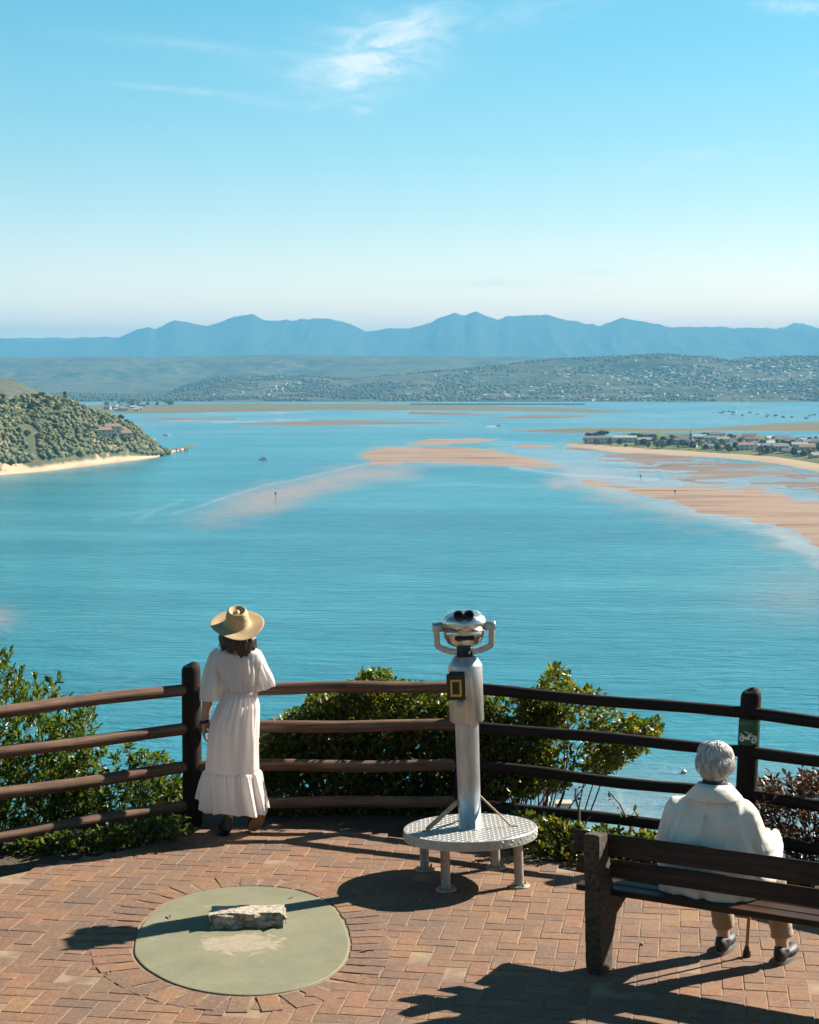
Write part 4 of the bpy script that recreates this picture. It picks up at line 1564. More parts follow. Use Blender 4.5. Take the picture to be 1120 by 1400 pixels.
def build_ground():
    xs = np.concatenate([np.linspace(-150, -6, 40), np.linspace(-5.8, 5.8, 90), np.linspace(6, 150, 40)])
    ds = np.array([-75, -55, -45, -36, -28, -22, -18, -15, -12.5, -11, -9.5, -8, -5, -2, -1, -.6, -.4, -.3, -.2, -.1, 0, .1, .25, .5, .8, 1.2, 2, 3, 5, 8, 12, 18, 26, 36, 50, 66, 84, 92])
    XX, DD = np.meshgrid(xs, ds)
    YY = edge_y(XX) + DD
    v = np.stack([XX, YY, soil_z(XX, YY)], -1).reshape(-1, 3)
    nr, nc = XX.shape
    idx = np.arange(nr * nc).reshape(nr, nc)
    f = np.stack([idx[:-1, :-1], idx[:-1, 1:], idx[1:, 1:], idx[1:, :-1]], -1).reshape(-1, 4)
    obj('hillside', np_mesh('hillside', v, f, True), None, M['soil'], kind='structure')


build_ground()

DISC_PX = [(184, 1300), (189, 1276), (205, 1253), (235, 1232), (275, 1219), (320, 1213), (370, 1213), (410, 1219), (445, 1233), (463, 1251), (474, 1274), (477, 1297), (468, 1319), (445, 1338), (405, 1353), (350, 1361), (290, 1358), (240, 1346), (205, 1328), (189, 1313)]


def closed_spline(P, n):
    P = np.array(P)
    k = len(P)
    out = []
    for t in np.linspace(0, k, n, endpoint=False):
        i = int(t); u = t - i
        p0, p1, p2, p3 = P[(i - 1) % k], P[i % k], P[(i + 1) % k], P[(i + 2) % k]
        out.append(.5 * ((2 * p1) + (p2 - p0) * u + (2 * p0 - 5 * p1 + 4 * p2 - p3) * u * u + (3 * p1 - p0 - 3 * p2 + p3) * u ** 3))
    return np.array(out)


def resample(P, step):
    Q = np.vstack([P, P[:1]])
    s = np.concatenate([[0], np.cumsum(np.linalg.norm(np.diff(Q, axis=0), axis=1))])
    n = int(round(s[-1] / step))
    t = np.linspace(0, s[-1], n, endpoint=False)
    return np.stack([np.interp(t, s, Q[:, 0]), np.interp(t, s, Q[:, 1])], 1)


PAVE_FAR = [(-700, 1330), (-300, 1262), (-60, 1212), (60, 1186), (180, 1160), (260, 1140), (330, 1130), (430, 1134), (560, 1146), (640, 1158), (700, 1170), (760, 1186), (860, 1205), (1000, 1224), (1120, 1244), (1400, 1300)]


def build_paving():
    far = [tuple(ground(*p)[:2]) for p in PAVE_FAR]
    poly = far + [(6.0, 6.0), (6.0, 3.0), (-6.0, 3.0), (-6, 6.5)]
    bm = bmesh.new()
    vs = [bm.verts.new((x, y, -.0032)) for x, y in poly]
    bm.faces.new(vs[::-1])
    bmesh.ops.triangulate(bm, faces=bm.faces[:])
    bmesh.ops.recalc_face_normals(bm, faces=bm.faces[:])
    if bm.faces[:][0].normal.z < 0: bmesh.ops.reverse_faces(bm, faces=bm.faces[:])
    me = bpy.data.meshes.new('terrace_paving')
    bm.to_mesh(me); bm.free()
    pave = obj('terrace_paving', me, None, M['joint'], kind='structure')
    # brick shapes, a few worn variants
    a = .116
    protos = []
    for k in range(5):
        mb = MB()
        mb.bbox((0, 0, -.03), (2 * a - .006, a - .006, .06), bev=.0035)
        me = mb.mesh('brick')
        c = get_co(me)
        r = np.random.default_rng(k)
        c[:, :2] += r.normal(size=(len(c), 2)) * .0008
        c[:, 2] += np.where(c[:, 2] > -.02, (fbm(c[:, 0] * 14 + k * 9, c[:, 1] * 14, k, 3) - .5) * .004, 0)
        set_co(me, c)
        me.materials.append(M['paver'])
        protos.append(me)
    disc = closed_spline([tuple(ground(*p)[:2]) for p in DISC_PX], 160)
    cen = disc.mean(0)
    out = []
    r = random.Random(2)
    # soldier ring
    ring = resample(disc, .118)
    n = len(ring)
    for i in range(n):
        t = ring[(i + 1) % n] - ring[i - 1]
        t /= np.linalg.norm(t)
        nn = np.array([t[1], -t[0]])
        if nn @ (ring[i] - cen) < 0: nn = -nn
        p = ring[i] + nn * (.128 + r.uniform(-.006, .006))
        out.append((p[0], p[1], math.atan2(nn[1], nn[0]) + r.uniform(-.05, .05), .0032, True))
    ang = math.radians(-9)
    ca, sa = math.cos(ang), math.sin(ang)
    discl = [tuple(p) for p in disc]
    for i in range(-60, 60):
        for j in range(-60, 60):
            k = (i - j) % 4
            if k == 0: lx, ly, ro = (i + 1) * a, (j + .5) * a, 0
            elif k == 3: lx, ly, ro = (i + .5) * a, (j + 1) * a, PI / 2
            else: continue
            x, y = ca * lx - sa * ly + .1, sa * lx + ca * ly + 9.6
            if y < 6.2 or abs(x) > 5 or not in_poly(x, y, poly): continue
            d = min(math.hypot(x - q[0], y - q[1]) for q in discl[::4])
            if in_poly(x, y, discl) or d < .13: continue
            out.append((x, y, ang + ro + r.uniform(-.012, .012), 0.0, False))
    def size_of(b):
        px, py = project((b[0], b[1], 0))
        inn = -20 < px < 1140 and 1120 < py < 1415
        return (1 if inn else 0, (1 if b[4] else 0), -b[1])
    out.sort(key=size_of, reverse=True)
    rest = MB()
    for q, b in enumerate(out):
        z = b[3] + r.uniform(-.0018, .0012) - (.005 if r.random() < .035 else 0)
        tilt = (r.gauss(0, .0045), r.gauss(0, .0045))
        me = r.choice(protos)
        if q < 300:
            o = obj('brick', me, pave)
            o.location = (b[0], b[1], z)
            o.rotation_euler = (tilt[0], tilt[1], b[2])
        else:
            R3 = Euler((tilt[0], tilt[1], b[2])).to_matrix()
            rest.add([Vector((b[0], b[1], z)) + R3 @ v.co for v in me.vertices], [tuple(p.vertices) for p in me.polygons])
    rest.build('bricks', M['paver'], pave, kind='stuff')
    # painted slab
    mb = MB()
    m0 = disc.mean(0)
    rings = []
    for k, z in ((1.0, -.05), (1.0, .0015), (.996, .0045), (.985, .0055)):
        rings.append([(m0[0] + (p[0] - m0[0]) * k, m0[1] + (p[1] - m0[1]) * k, z) for p in disc])
    mb.loft(rings, True, False)
    mb.build('concrete_slab', M['disc'], None, label='rounded green painted concrete slab set in the brick paving', cat='concrete slab')
    # rough stone on it
    p0, p1 = ground(286, 1271), ground(388, 1269)
    L = (p1 - p0).length
    c = (p0 + p1) / 2
    bm = bmesh.new()
    bmesh.ops.create_cube(bm, size=1)
    bmesh.ops.subdivide_edges(bm, edges=bm.edges[:], cuts=14, use_grid_fill=True)
    rs = np.random.default_rng(3)
    h = .090
    co_ = np.array([tuple(v.co) for v in bm.verts])
    no = co_.copy()
    X, Y, Z = co_[:, 0] * L, co_[:, 1] * .16, co_[:, 2] * h + h / 2
    nz = (fbm(X * 22 + 5, Z * 30 + Y * 22, 8, 4) - .5)
    front = co_[:, 1] < -.49
    Y = Y + np.where(front, nz * .11, nz * .012)
    Z = Z + np.where(co_[:, 2] > .49, (fbm(X * 12, Y * 20, 6, 3) - .5) * .014, 0)
    X = X + np.where(np.abs(co_[:, 0]) > .49, nz * .04, 0)
    for v, x, y, z in zip(bm.verts, X, Y, Z): v.co = (x, y, z)
    me = bpy.data.meshes.new('stone_block')
    bm.to_mesh(me); bm.free()
    o = obj('stone_block', me, None, M['granite'], label='rough broken stone block lying on the green concrete slab', cat='stone block')
    o.location = (c.x, c.y + .08, .004)
    o.rotation_euler = (0, 0, math.atan2((p1 - p0).y, (p1 - p0).x))
    # fallen leaves
    for i, (px, py, wh) in enumerate([(545, 1226, 'in the shade of the telescope step'), (398, 1228, 'on the green slab behind the stone block'), (231, 1254, 'at the far left rim of the green slab'), (660, 1366, 'in the bench shadow on the paving'), (150, 1330, 'on bricks left of the green slab'), (500, 1300, 'on bricks right of the green slab'), (880, 1290, 'on bricks under the bench')]):
        mb = MB()
        l = r.uniform(.02, .045)
        mb.add([(-l, 0, .002), (0, -l * .35, .008), (l, 0, .003), (0, l * .35, .010)], [(0, 1, 2), (0, 2, 3)])
        o = mb.build('fallen_leaf', M['dry'], None, label='dry curled leaf ' + wh, cat='leaf', group='dry leaves on the paving')
        p = ground(px, py, .006)
        o.location = p; o.rotation_euler = (0, 0, r.uniform(0, 6))


build_paving()

# ------------------------------------------------------------------ fence
RAILS = [.974, .690, .396, .105]


def build_fence():
    f = thing('wooden_fence', 'dark round pole fence with four rails along the lookout edge', 'fence', POSTS[1])
    r = random.Random(8)
    O = POSTS[1]
    tops = [1.15, zat(POSTS[1].y, 908), .99, zat(POSTS[3].y, 943), 1.15]
    for i, p in enumerate(POSTS):
        mb = MB()
        h = tops[i]
        R = .0725
        lean = Vector((.0, 0, 0)) if i != 3 else Vector((.035, 0, 0))
        rings = []
        prof = [(-.5, 1.03), (0, 1.02), (.3, 1.0), (h * .7, .99), (h - .05, .97), (h - .022, .93), (h - .008, .80), (h, .55), (h + .003, .2)] if i != 2 else [(-.5, .9), (0, .9), (h - .02, .88), (h, .6)]
        n = 20
        for z, k in prof:
            ring = []
            for a in range(n):
                th = 2 * PI * a / n
                w = R * k * (1 + .03 * math.sin(3 * th + i) + .012 * r.uniform(-1, 1))
                ring.append((math.cos(th) * w + lean.x * z, math.sin(th) * w, z + (.014 * math.cos(th - .5) if z > h - .03 else 0)))
            rings.append(ring)
        mb.loft(rings, True, True)
        o = mb.build('post', M['post'], f)
        o.location = p - O
    for i in range(4):
        a, b = POSTS[i], POSTS[i + 1]
        for k, z in enumerate(RAILS):
            off = Vector((0, 0, 0))
            A = Vector((a.x, a.y, z + r.uniform(-.008, .008)))
            B = Vector((b.x, b.y, z + r.uniform(-.008, .008)))
            if i == 2 and k == 0: B.z -= .004
            L = (B - A).length
            mb = MB()
            N = 14
            n = 14
            R = .0455 if i < 2 else .0415
            rings = []
            ph = r.uniform(0, 6)
            for j in range(N + 1):
                x = L * j / N
                s = math.sin(PI * j / N)
                rr = R * (1.02 - .06 * j / N + .02 * math.sin(j * 1.7 + ph))
                wx, wz = .010 * math.sin(j * .5 + ph) * s, .010 * math.sin(j * .43 + ph * 2) * s
                rings.append([(math.cos(2 * PI * q / n) * rr + wx, math.sin(2 * PI * q / n) * rr + wz, x) for q in range(n)])
            mb.loft(rings, True, True)
            o = mb.build('rail', M['rail'] if i < 2 else M['post'], f)  # lit tone for left rails, shaded tone for right ones, put into the colour
            o.location = A - O
            o.rotation_mode = 'QUATERNION'
            o.rotation_quaternion = (B - A).to_track_quat('Z', 'Y')
    # green sticker on the right post
    P = POSTS[3]
    z0, z1 = zat(P.y - .07, 1019), zat(P.y - .07, 984)
    t = thing('sign', 'green sign with a white quad bike on the right fence post', 'sign', (P.x, P.y, z0), 0)
    R = .0775
    H = z1 - z0
    A0, A1 = math.radians(-90 - 76), math.radians(-90 + 48)      # wraps the camera side of the post
    zl = lambda z: .035 * (z0 + z)
    mb = MB()
    n = 20
    vs, fs = [], []
    for j, z in enumerate(np.linspace(0, H, 6)):
        for rr in (R, R + .003):
            for i in range(n + 1):
                th = A0 + (A1 - A0) * i / n
                vs.append((rr * math.cos(th) + zl(z), rr * math.sin(th), z))
    W = n + 1
    for j in range(5):
        for i in range(n):
            a = j * 2 * W + W + i
            fs.append((a, a + 1, a + 1 + 2 * W, a + 2 * W))
            a = j * 2 * W + i
            fs.append((a, a + 2 * W, a + 1 + 2 * W, a + 1))
    mb.add(vs, fs, True)
    green = basic('sign_green', (.008, .085, .030), (.012, .11, .040), .5, 40)
    white = basic('sign_white', (.66, .72, .66), None, .6)
    mb.build('plate', green, t)

    def wrap(x, y, lift=.0045):
        """flat mark coordinates (metres along the arc, up) on to the post"""
        th = (A0 + A1) / 2 + x / R
        return ((R + lift) * math.cos(th) + zl(y), (R + lift) * math.sin(th), y)
    mk = MB()

    def strip(p, q, w):
        n_ = 5
        d = Vector(q) - Vector(p)
        nrm = Vector((-d.y, d.x)).normalized() * w / 2
        v = []
        for i in range(n_ + 1):
            c = Vector(p) + d * i / n_
            v += [wrap(*(c + nrm)), wrap(*(c - nrm))]
        mk.add(v, [(2 * i, 2 * i + 1, 2 * i + 3, 2 * i + 2) for i in range(n_)])

    def annulus(cx, cy, r0, r1):
        v, n_ = [], 18
        for i in range(n_):
            a = 2 * PI * i / n_
            v += [wrap(cx + r0 * math.cos(a), cy + r0 * math.sin(a)), wrap(cx + r1 * math.cos(a), cy + r1 * math.sin(a))]
        mk.add(v, [(2 * i, 2 * i + 1, (2 * i + 3) % (2 * n_), (2 * i + 2) % (2 * n_)) for i in range(n_)])
    s = H / .165
    annulus(-.045, .040 * s, .007, .0195)
    annulus(.040, .033 * s, .008, .0215)
    strip((-.060, .073 * s), (-.034, .060 * s), .010)
    strip((-.036, .062 * s), (-.018, .043 * s), .012)
    strip((-.020, .046 * s), (.012, .046 * s), .020)
    strip((-.004, .058 * s), (.014, .068 * s), .012)
    strip((.012, .062 * s), (.040, .062 * s), .009)
    strip((.038, .061 * s), (.060, .050 * s), .008)
    strip((.008, .066 * s), (.024, .080 * s), .006)
    strip((-.024, .088 * s), (.000, .080 * s), .005)
    strip((.000, .080 * s), (.010, .074 * s), .005)
    mk.build('quad_bike_symbol', white, t)
    cu = bpy.data.curves.new('lettering', 'FONT')
    cu.body = 'MEM TS 20'
    cu.size = .034
    cu.align_x = 'CENTER'
    cu.resolution_u = 3
    to = bpy.data.objects.new('tmp', cu)
    COL.objects.link(to)
    me = bpy.data.meshes.new_from_object(to.evaluated_get(bpy.context.evaluated_depsgraph_get()))
    bpy.data.objects.remove(to)
    c = get_co(me)
    set_co(me, np.array([wrap(x, y + H - .042) for x, y, z in c]))
    me.materials.clear()
    obj('lettering', me, t, basic('sign_lettering', (.16, .32, .22), None, .6))


build_fence()


# ------------------------------------------------------------------ coin telescope
def build_telescope():
    base = ground(645, 1202)
    Y0 = base.y
    t = thing('coin_telescope', 'silver coin operated binocular telescope on a round tread plate step', 'telescope', base)
    t.rotation_euler = (0, math.radians(-1.9), 0)
    k = F / Y0
    Z = lambda py: zat(Y0, py)
    zp = Z(1131)
    # step plate with a turned down rim
    RP = .437
    mb = MB(); mb.lathe([(RP - .006, zp - .062), (RP, zp - .060), (RP, zp - .004), (RP - .003, zp), (0.0001, zp)], 72, smooth=False)
    mb.lathe([(RP - .010, zp - .061), (RP - .010, zp - .008), (0.0001, zp - .008)], 72, smooth=False, close=False)
    pl_ = mb.build('step_plate', M['tread'], t)
    lean = lambda o: (setattr(o, 'rotation_euler', (math.radians(-2.4), 0, 0)), setattr(o, 'location', (0, -zp * math.sin(math.radians(2.4)), zp * (1 - math.cos(math.radians(2.4))))))
    lean(pl_)
    mb = MB()
    q = .029
    nn = int(RP / q) + 1
    for i in range(-nn, nn + 1):
        for j in range(-nn, nn + 1):
            x, y = i * q, j * q
            if math.hypot(x, y) > RP - .022: continue
            a = PI / 4 + (PI / 2 if (i + j) % 2 else 0) + .2
            R3 = Matrix.Rotation(a, 3, 'Z')
            mb.add([Vector((x, y, zp)) + R3 @ Vector(p) for p in ((-.015, 0, -.001), (0, -.0038, .0), (.015, 0, -.001), (0, .0038, .0), (-.008, 0, .0028), (.008, 0, .0028))],
                   [(0, 1, 4), (1, 5, 4), (1, 2, 5), (2, 3, 5), (3, 4, 5), (3, 0, 4)])
    nr = 74
    for i in range(nr):
        for j in range(2):
            th = 2 * PI * (i + .5 * j) / nr
            z = zp - .020 - .022 * j
            R3 = Matrix.Rotation(th, 3, 'Z') @ Matrix.Rotation(PI / 2, 3, 'Y') @ Matrix.Rotation(PI / 4 * (1 if (i + j) % 2 else -1), 3, 'Z')
            c = Vector((RP * math.cos(th), RP * math.sin(th), z))
            mb.add([c + R3 @ Vector(p) for p in ((-.015, 0, -.001), (0, -.0045, 0), (.015, 0, -.001), (0, .0045, 0), (-.007, 0, .003), (.007, 0, .003))],
                   [(0, 1, 4), (1, 5, 4), (1, 2, 5), (2, 3, 5), (3, 4, 5), (3, 0, 4)])
    lean(mb.build('tread_pattern', M['tread'], t, kind='stuff'))
    # four legs on bolted foot plates
    for i, (px, py) in enumerate(((581, 1189), (610, 1217), (678, 1187), (710, 1212))):
        p = ground(px, py) - base
        dz = -p.x * math.sin(math.radians(1.9))
        mb = MB(); mb.tube([(p.x, p.y, dz * 1.0 + .004), (p.x, p.y, zp - .012)], .031, 18)
        lg = mb.build('leg', M['leg'], t)
        mb = MB(); mb.lathe([(.068, 0), (.068, .008), (.064, .010), (.0001, .010)], 24)
        fp = mb.build('foot_plate', M['leg'], lg); fp.location = (p.x, p.y, dz + .002)
        for a in (.5, 2.07, 3.64, 5.2):
            mb = MB(); mb.lathe([(.010, 0), (.010, .010), (.006, .012), (.006, .022), (.0001, .023)], 6, smooth=False)
            b = mb.build('bolt', M['rusty'], lg); b.location = (p.x + .050 * math.cos(a), p.y + .050 * math.sin(a), dz + .011)
    # column
    zb, zt = Z(985), Z(908)
    mb = MB(); mb.lathe([(.082, zp), (.082, zp + .004), (.073, zp + .006), (.0745, zp + .3), (.078, zb + .01)], 40)
    mb.build('column', M['silver'], t)
    zc = Z(897)
    mb = MB(); mb.lathe([(.080, zb - .001), (.110, zb), (.113, zb + .003), (.1115, zt - .006), (.110, zt), (.072, zc), (.060, zc + .002)], 24)
    hs = mb.build('housing', M['silver'], t)
    # coin plate
    ztop, zbot = Z(917), Z(952)
    xc = (624.5 - 638) / k
    aR = Matrix.Rotation(-.12, 3, 'Z')
    yc = -.108
    mb = MB(); mb.bbox((xc, yc, (ztop + zbot) / 2), (.122, .046, ztop - zbot), aR, .006)
    cb = mb.build('coin_box', M['black'], t)
    mb = MB(); mb.bbox((xc + .008, yc + .01, ztop + .004), (.10, .045, .020), aR, .006); mb.build('hood', M['black'], cb)
    zc_ = (ztop + zbot) / 2 - .004
    mb = MB()
    for dx, dz, w, h in ((0, .048, .074, .014), (0, -.048, .074, .014), (-.030, 0, .014, .082), (.030, 0, .014, .082)):
        mb.bbox(Vector((xc, yc, zc_)) + aR @ Vector((dx, -.0245, dz)), (w, .004, h), aR, .001)
    mb.build('yellow_frame_emblem', M['yellow'], cb)
    mb = MB(); mb.bbox(Vector((xc, yc, zc_)) + aR @ Vector((.0625, -.002, .004)), (.005, .036, .125), aR, .001); mb.build('trim', M['chrome'], cb)
    zz = Z(957)
    mb = MB(); mb.lathe([(.016, 0), (.020, .012), (.020, .022), (.001, .024)], 16, Matrix.Translation((xc + .02, -.118, zz)) @ Matrix.Rotation(PI / 2, 4, 'X')); mb.build('coin_return', M['leg'], t)
    mb = MB(); mb.bbox((xc + .004, -.112, zz - .012), (.030, .012, .05), None, .004); mb.build('coin_chute', M['silver'], t)
    # neck, yoke
    zn = Z(884)
    mb = MB(); mb.lathe([(.062, zc - .002), (.062, zc + .004), (.052, zc + .008), (.052, zn + .03)], 28); mb.build('neck', M['black'], t)
    zk = Z(856)
    for s in (-1, 1):
        R = .026
        xo = .176
        mb = MB()
        path = [(s * .05, 0, zc + .030), (s * .10, 0, zc + .038), (s * .155, 0, zc + .060), (s * xo, 0, zc + .075), (s * (xo + .004), 0, zk)]
        pv = [Vector(p) for p in path]
        dense = [pv[0]]
        for q in range(1, len(pv) - 1):
            dense += [pv[q].lerp(pv[q - 1], .18), pv[q].lerp((pv[q - 1] + pv[q + 1]) / 2, .06), pv[q].lerp(pv[q + 1], .18)]
        dense.append(pv[-1])
        rings = []
        for q, p in enumerate(dense):
            d = (dense[min(q + 1, len(dense) - 1)] - dense[max(q - 1, 0)]).normalized()
            nn = Vector((-d.z, 0, d.x))
            ring = []
            for a, b in ((.019, .021), (.014, .027), (-.014, .027), (-.019, .021), (-.019, -.021), (-.014, -.027), (.014, -.027), (.019, -.021)):
                ring.append(p + nn * a + Vector((0, b, 0)))
            rings.append(ring)
        mb.loft(rings, True, False)
        mb.build('yoke_arm', M['silver'], t)
        mb = MB()
        mb.lathe([(.022, -.042), (.031, -.036), (.031, .030), (.026, .037), (.001, .038)], 20, Matrix.Translation((s * (xo - .008), 0, zk)) @ Matrix.Rotation(s * PI / 2, 4, 'Y'))
        mb.build('pivot_knob', M['silver'], t)
    # head
    zh = Z(853)
    mb = MB()
    mb.ell((0, .02, zh + .008), (.149, .165, .082), nu=32, nv=20)
    mb.ell((0, -.055, zh + .014), (.130, .085, .068), nu=32, nv=20)
    mb.ell((0, .02, zh - .056), (.138, .150, .084), nu=32, nv=20)
    mb.ell((0, .02, zh - .105), (.118, .125, .048), nu=32, nv=20)
    mb.tube([(-.07, .05, zh), (-.07, .215, zh + .004)], .062, 20)
    mb.tube([(.07, .05, zh), (.07, .215, zh + .004)], .062, 20)
    me = fuse(mb, .008, 5)
    hd = obj('head', me, t, M['chrome'])
    for s in (-1, 1):
        c = Vector((s * .034 - .001, -.105, Z(841)))
        d = Vector((0, -.72, .55)).normalized()
        Mx = Matrix.Translation(c) @ d.to_track_quat('Z', 'Y').to_matrix().to_4x4()
        mb = MB(); mb.lathe([(.029, -.05), (.029, .010), (.034, .014), (.034, .036), (.031, .040), (.022, .038), (.020, .022)], 28, Mx, close=False)
        e = mb.build('eyepiece', M['black'], hd)
        mb = MB(); mb.lathe([(.0205, .024), (.012, .027), (.0001, .028)], 20, Mx, close=False); mb.build('lens', M['glass'], e)
        mb = MB(); mb.lathe([(.045, -.002), (.048, .006), (.0001, .007)], 24, Matrix.Translation((s * .07, .215, zh + .004)) @ Matrix.Rotation(-PI / 2, 4, 'X')); mb.build('objective_lens', M['glass'], hd)
    mb = MB(); mb.bbox((0, -.108, zh - .074), (.13, .06, .032), None, .012); mb.build('latch_cover', M['glass'], hd)
    mb = MB(); mb.bbox((0, .02, zh - .034), (.262, .290, .006), None, .002); mb.build('seam', M['silver'], hd)
    # braces down to the step
    for a, b, w in (((-.07, -.01, Z(1094)), (-.285, -.06, zp + .008), .032), ((.07, -.01, Z(1088)), (.265, -.02, zp + .008), .012), ((0, .07, Z(1092)), (0, .28, zp + .008), .03)):
        a, b = Vector(a), Vector(b)
        d = b - a
        q4 = d.to_track_quat('Z', 'Y')
        mb = MB()
        mb.bbox((a + b) / 2, (.006 if w > .02 else .010, w, d.length), q4.to_matrix(), .002)
        mb.bbox(b + Vector((d.x, d.y, 0)).normalized() * .02 - Vector((0, 0, .003)), (.06, w, .006), Matrix.Rotation(math.atan2(d.y, d.x), 3, 'Z'), .002)
        mb.build('brace', M['rusty'], t)


build_telescope()

# ------------------------------------------------------------------ bench
bl = at_y(840, 1151, 1)      # direction only
def at_h(px, py, h): return ground(px, py, h)
B0, B1 = at_h(840, 1152, .69), at_h(1120, 1191, .69)
BD = Vector((B1.x - B0.x, B1.y - B0.y, 0)).normalized()
BF = Vector((-BD.y, BD.x, 0))                                   # the way a sitter faces
BANG = math.atan2(BD.y, BD.x)
BO = ground(810, 1334)                               # ground point below the near end of the back


def bw(s, u, z=0.0):
    return BO + BD * s + BF * u + Vector((0, 0, z))


def build_bench():
    t = thing('bench', 'dark slatted bench with rough stone supports seen from behind', 'bench', BO, BANG)
    htop = zat(BO.y, 1141)
    # side profile in (u, z): slab leaning back above the seat
    prof = [(0.02, 0), (.17, 0), (.185, .16), (.24, .29), (.44, .372), (.44, .420), (.20, .410), (.125, .64), (.085, htop - .004), (-.035, htop + .004), (-.035, htop - .02), (-.01, .40), (-.005, .2)]
    for s in (0.0, 1.62):
        mb = MB()
        # local x = along the bench, y = facing, z up
        n = len(prof)
        w = .046
        N = 3
        rings = []
        bm = bmesh.new()
        va = [bm.verts.new((s - w, u, z)) for u, z in prof]
        fa = bm.faces.new(va)
        ext = bmesh.ops.extrude_face_region(bm, geom=[fa])
        for v in [e for e in ext['geom'] if isinstance(e, bmesh.types.BMVert)]: v.co.x += 2 * w
        bmesh.ops.recalc_face_normals(bm, faces=bm.faces[:])
        bmesh.ops.bevel(bm, geom=[e for e in bm.edges], offset=.006, segments=1, affect='EDGES')
        bmesh.ops.triangulate(bm, faces=bm.faces[:])
        bmesh.ops.subdivide_edges(bm, edges=[e for e in bm.edges if e.calc_length() > .03], cuts=3)
        for v in bm.verts:
            nz = fbm(np.array([v.co.x * 30 + v.co.z * 9]), np.array([v.co.z * 26 + v.co.y * 31]), 12, 3)[0] - .5
            v.co += Vector((nz * .004, nz * .005, (nz * .02 if v.co.z > htop - .03 else 0)))
        me = bpy.data.meshes.new('support')
        bm.to_mesh(me); bm.free()
        o = obj('support', me, t, M['bench_stone'])
    # slats: two in the back, four in the seat
    tilt = Matrix.Rotation(math.radians(-14), 3, 'X')
    L0, L1 = -.165, 1.86
    r = random.Random(5)
    def slat(u, z, w, th, R):
        mb = MB()
        mb.bbox((0, 0, 0), (L1 - L0, th, w), R, .006)
        c = Vector(((L0 + L1) / 2, u, z))
        o = mb.build('slat', M['bench_wood'], t)
        o.location = c
        o.rotation_euler = (0, r.uniform(-.002, .002), 0)
    # back slats are carried on the front of the supports
    slat(.122, .712, .118, .036, tilt)
    slat(.163, .570, .098, .036, tilt)
    for i, u in enumerate((.185, .285, .385, .478)):
        slat(u, .438 + .003 * i, .036, .088, Matrix.Rotation(math.radians(2.5), 3, 'X'))
    for s in (0.0, 1.62):
        for u, z in ((.143, .715), (.184, .572)):
            mb = MB(); mb.lathe([(.009, 0), (.009, .004), (.001, .006)], 10, Matrix.Translation((s, u, z)) @ Matrix.Rotation(-PI / 2, 4, 'X')); mb.build('bolt', M['leg'], t)


build_bench()


# ------------------------------------------------------------------ people
def capsule(mb, a, b, ra, rb, n=16):
    a, b = Vector(a), Vector(b)
    k = [0, .25, .5, .75, 1]
    mb.tube([a + (b - a) * q for q in k], [ra + (rb - ra) * q for q in k], n)
    mb.ell(a, (ra, ra, ra), nu=14, nv=9)
    mb.ell(b, (rb, rb, rb), nu=14, nv=9)


def hand(mb, wrist, d, palm_n, s=1.0, curl=.7, thumb_side=1):
    """palm and five separate bent fingers; d = wrist to knuckles, palm_n = way the palm faces"""
    d, pn = Vector(d).normalized(), Vector(palm_n).normalized()
    side = d.cross(pn).normalized() * thumb_side
    w = Vector(wrist)
    kn = w + d * .085 * s
    R = Matrix((side, pn, d)).transposed()
    mb.ell(w + d * .048 * s, (.040 * s, .016 * s, .052 * s), R, 14, 10)
    for i, L in enumerate((.068, .076, .071, .056)):
        p = kn + side * (.029 - .0195 * i) * s - d * (.004 * abs(i - 1)) * s
        dd = d.copy()
        for j, f in enumerate((.45, .32, .25)):
            ax = side if thumb_side > 0 else -side
            dd = (dd + pn * curl * (.55 + .25 * j)).normalized()
            q = p + dd * L * f * s
            capsule(mb, p, q, (.0090 - .0008 * j) * s, (.0084 - .0009 * j) * s, 8)
            p = q
    p = w + d * .022 * s + side * .034 * s
    dd = (d * .75 + side * .6 + pn * .35).normalized()
    for L, rr in ((.036, .0115), (.028, .0098)):
        q = p + dd * L * s
        capsule(mb, p, q, rr * s, rr * .88 * s, 8)
        p = q
        dd = (dd + pn * .35 - side * .25).normalized()


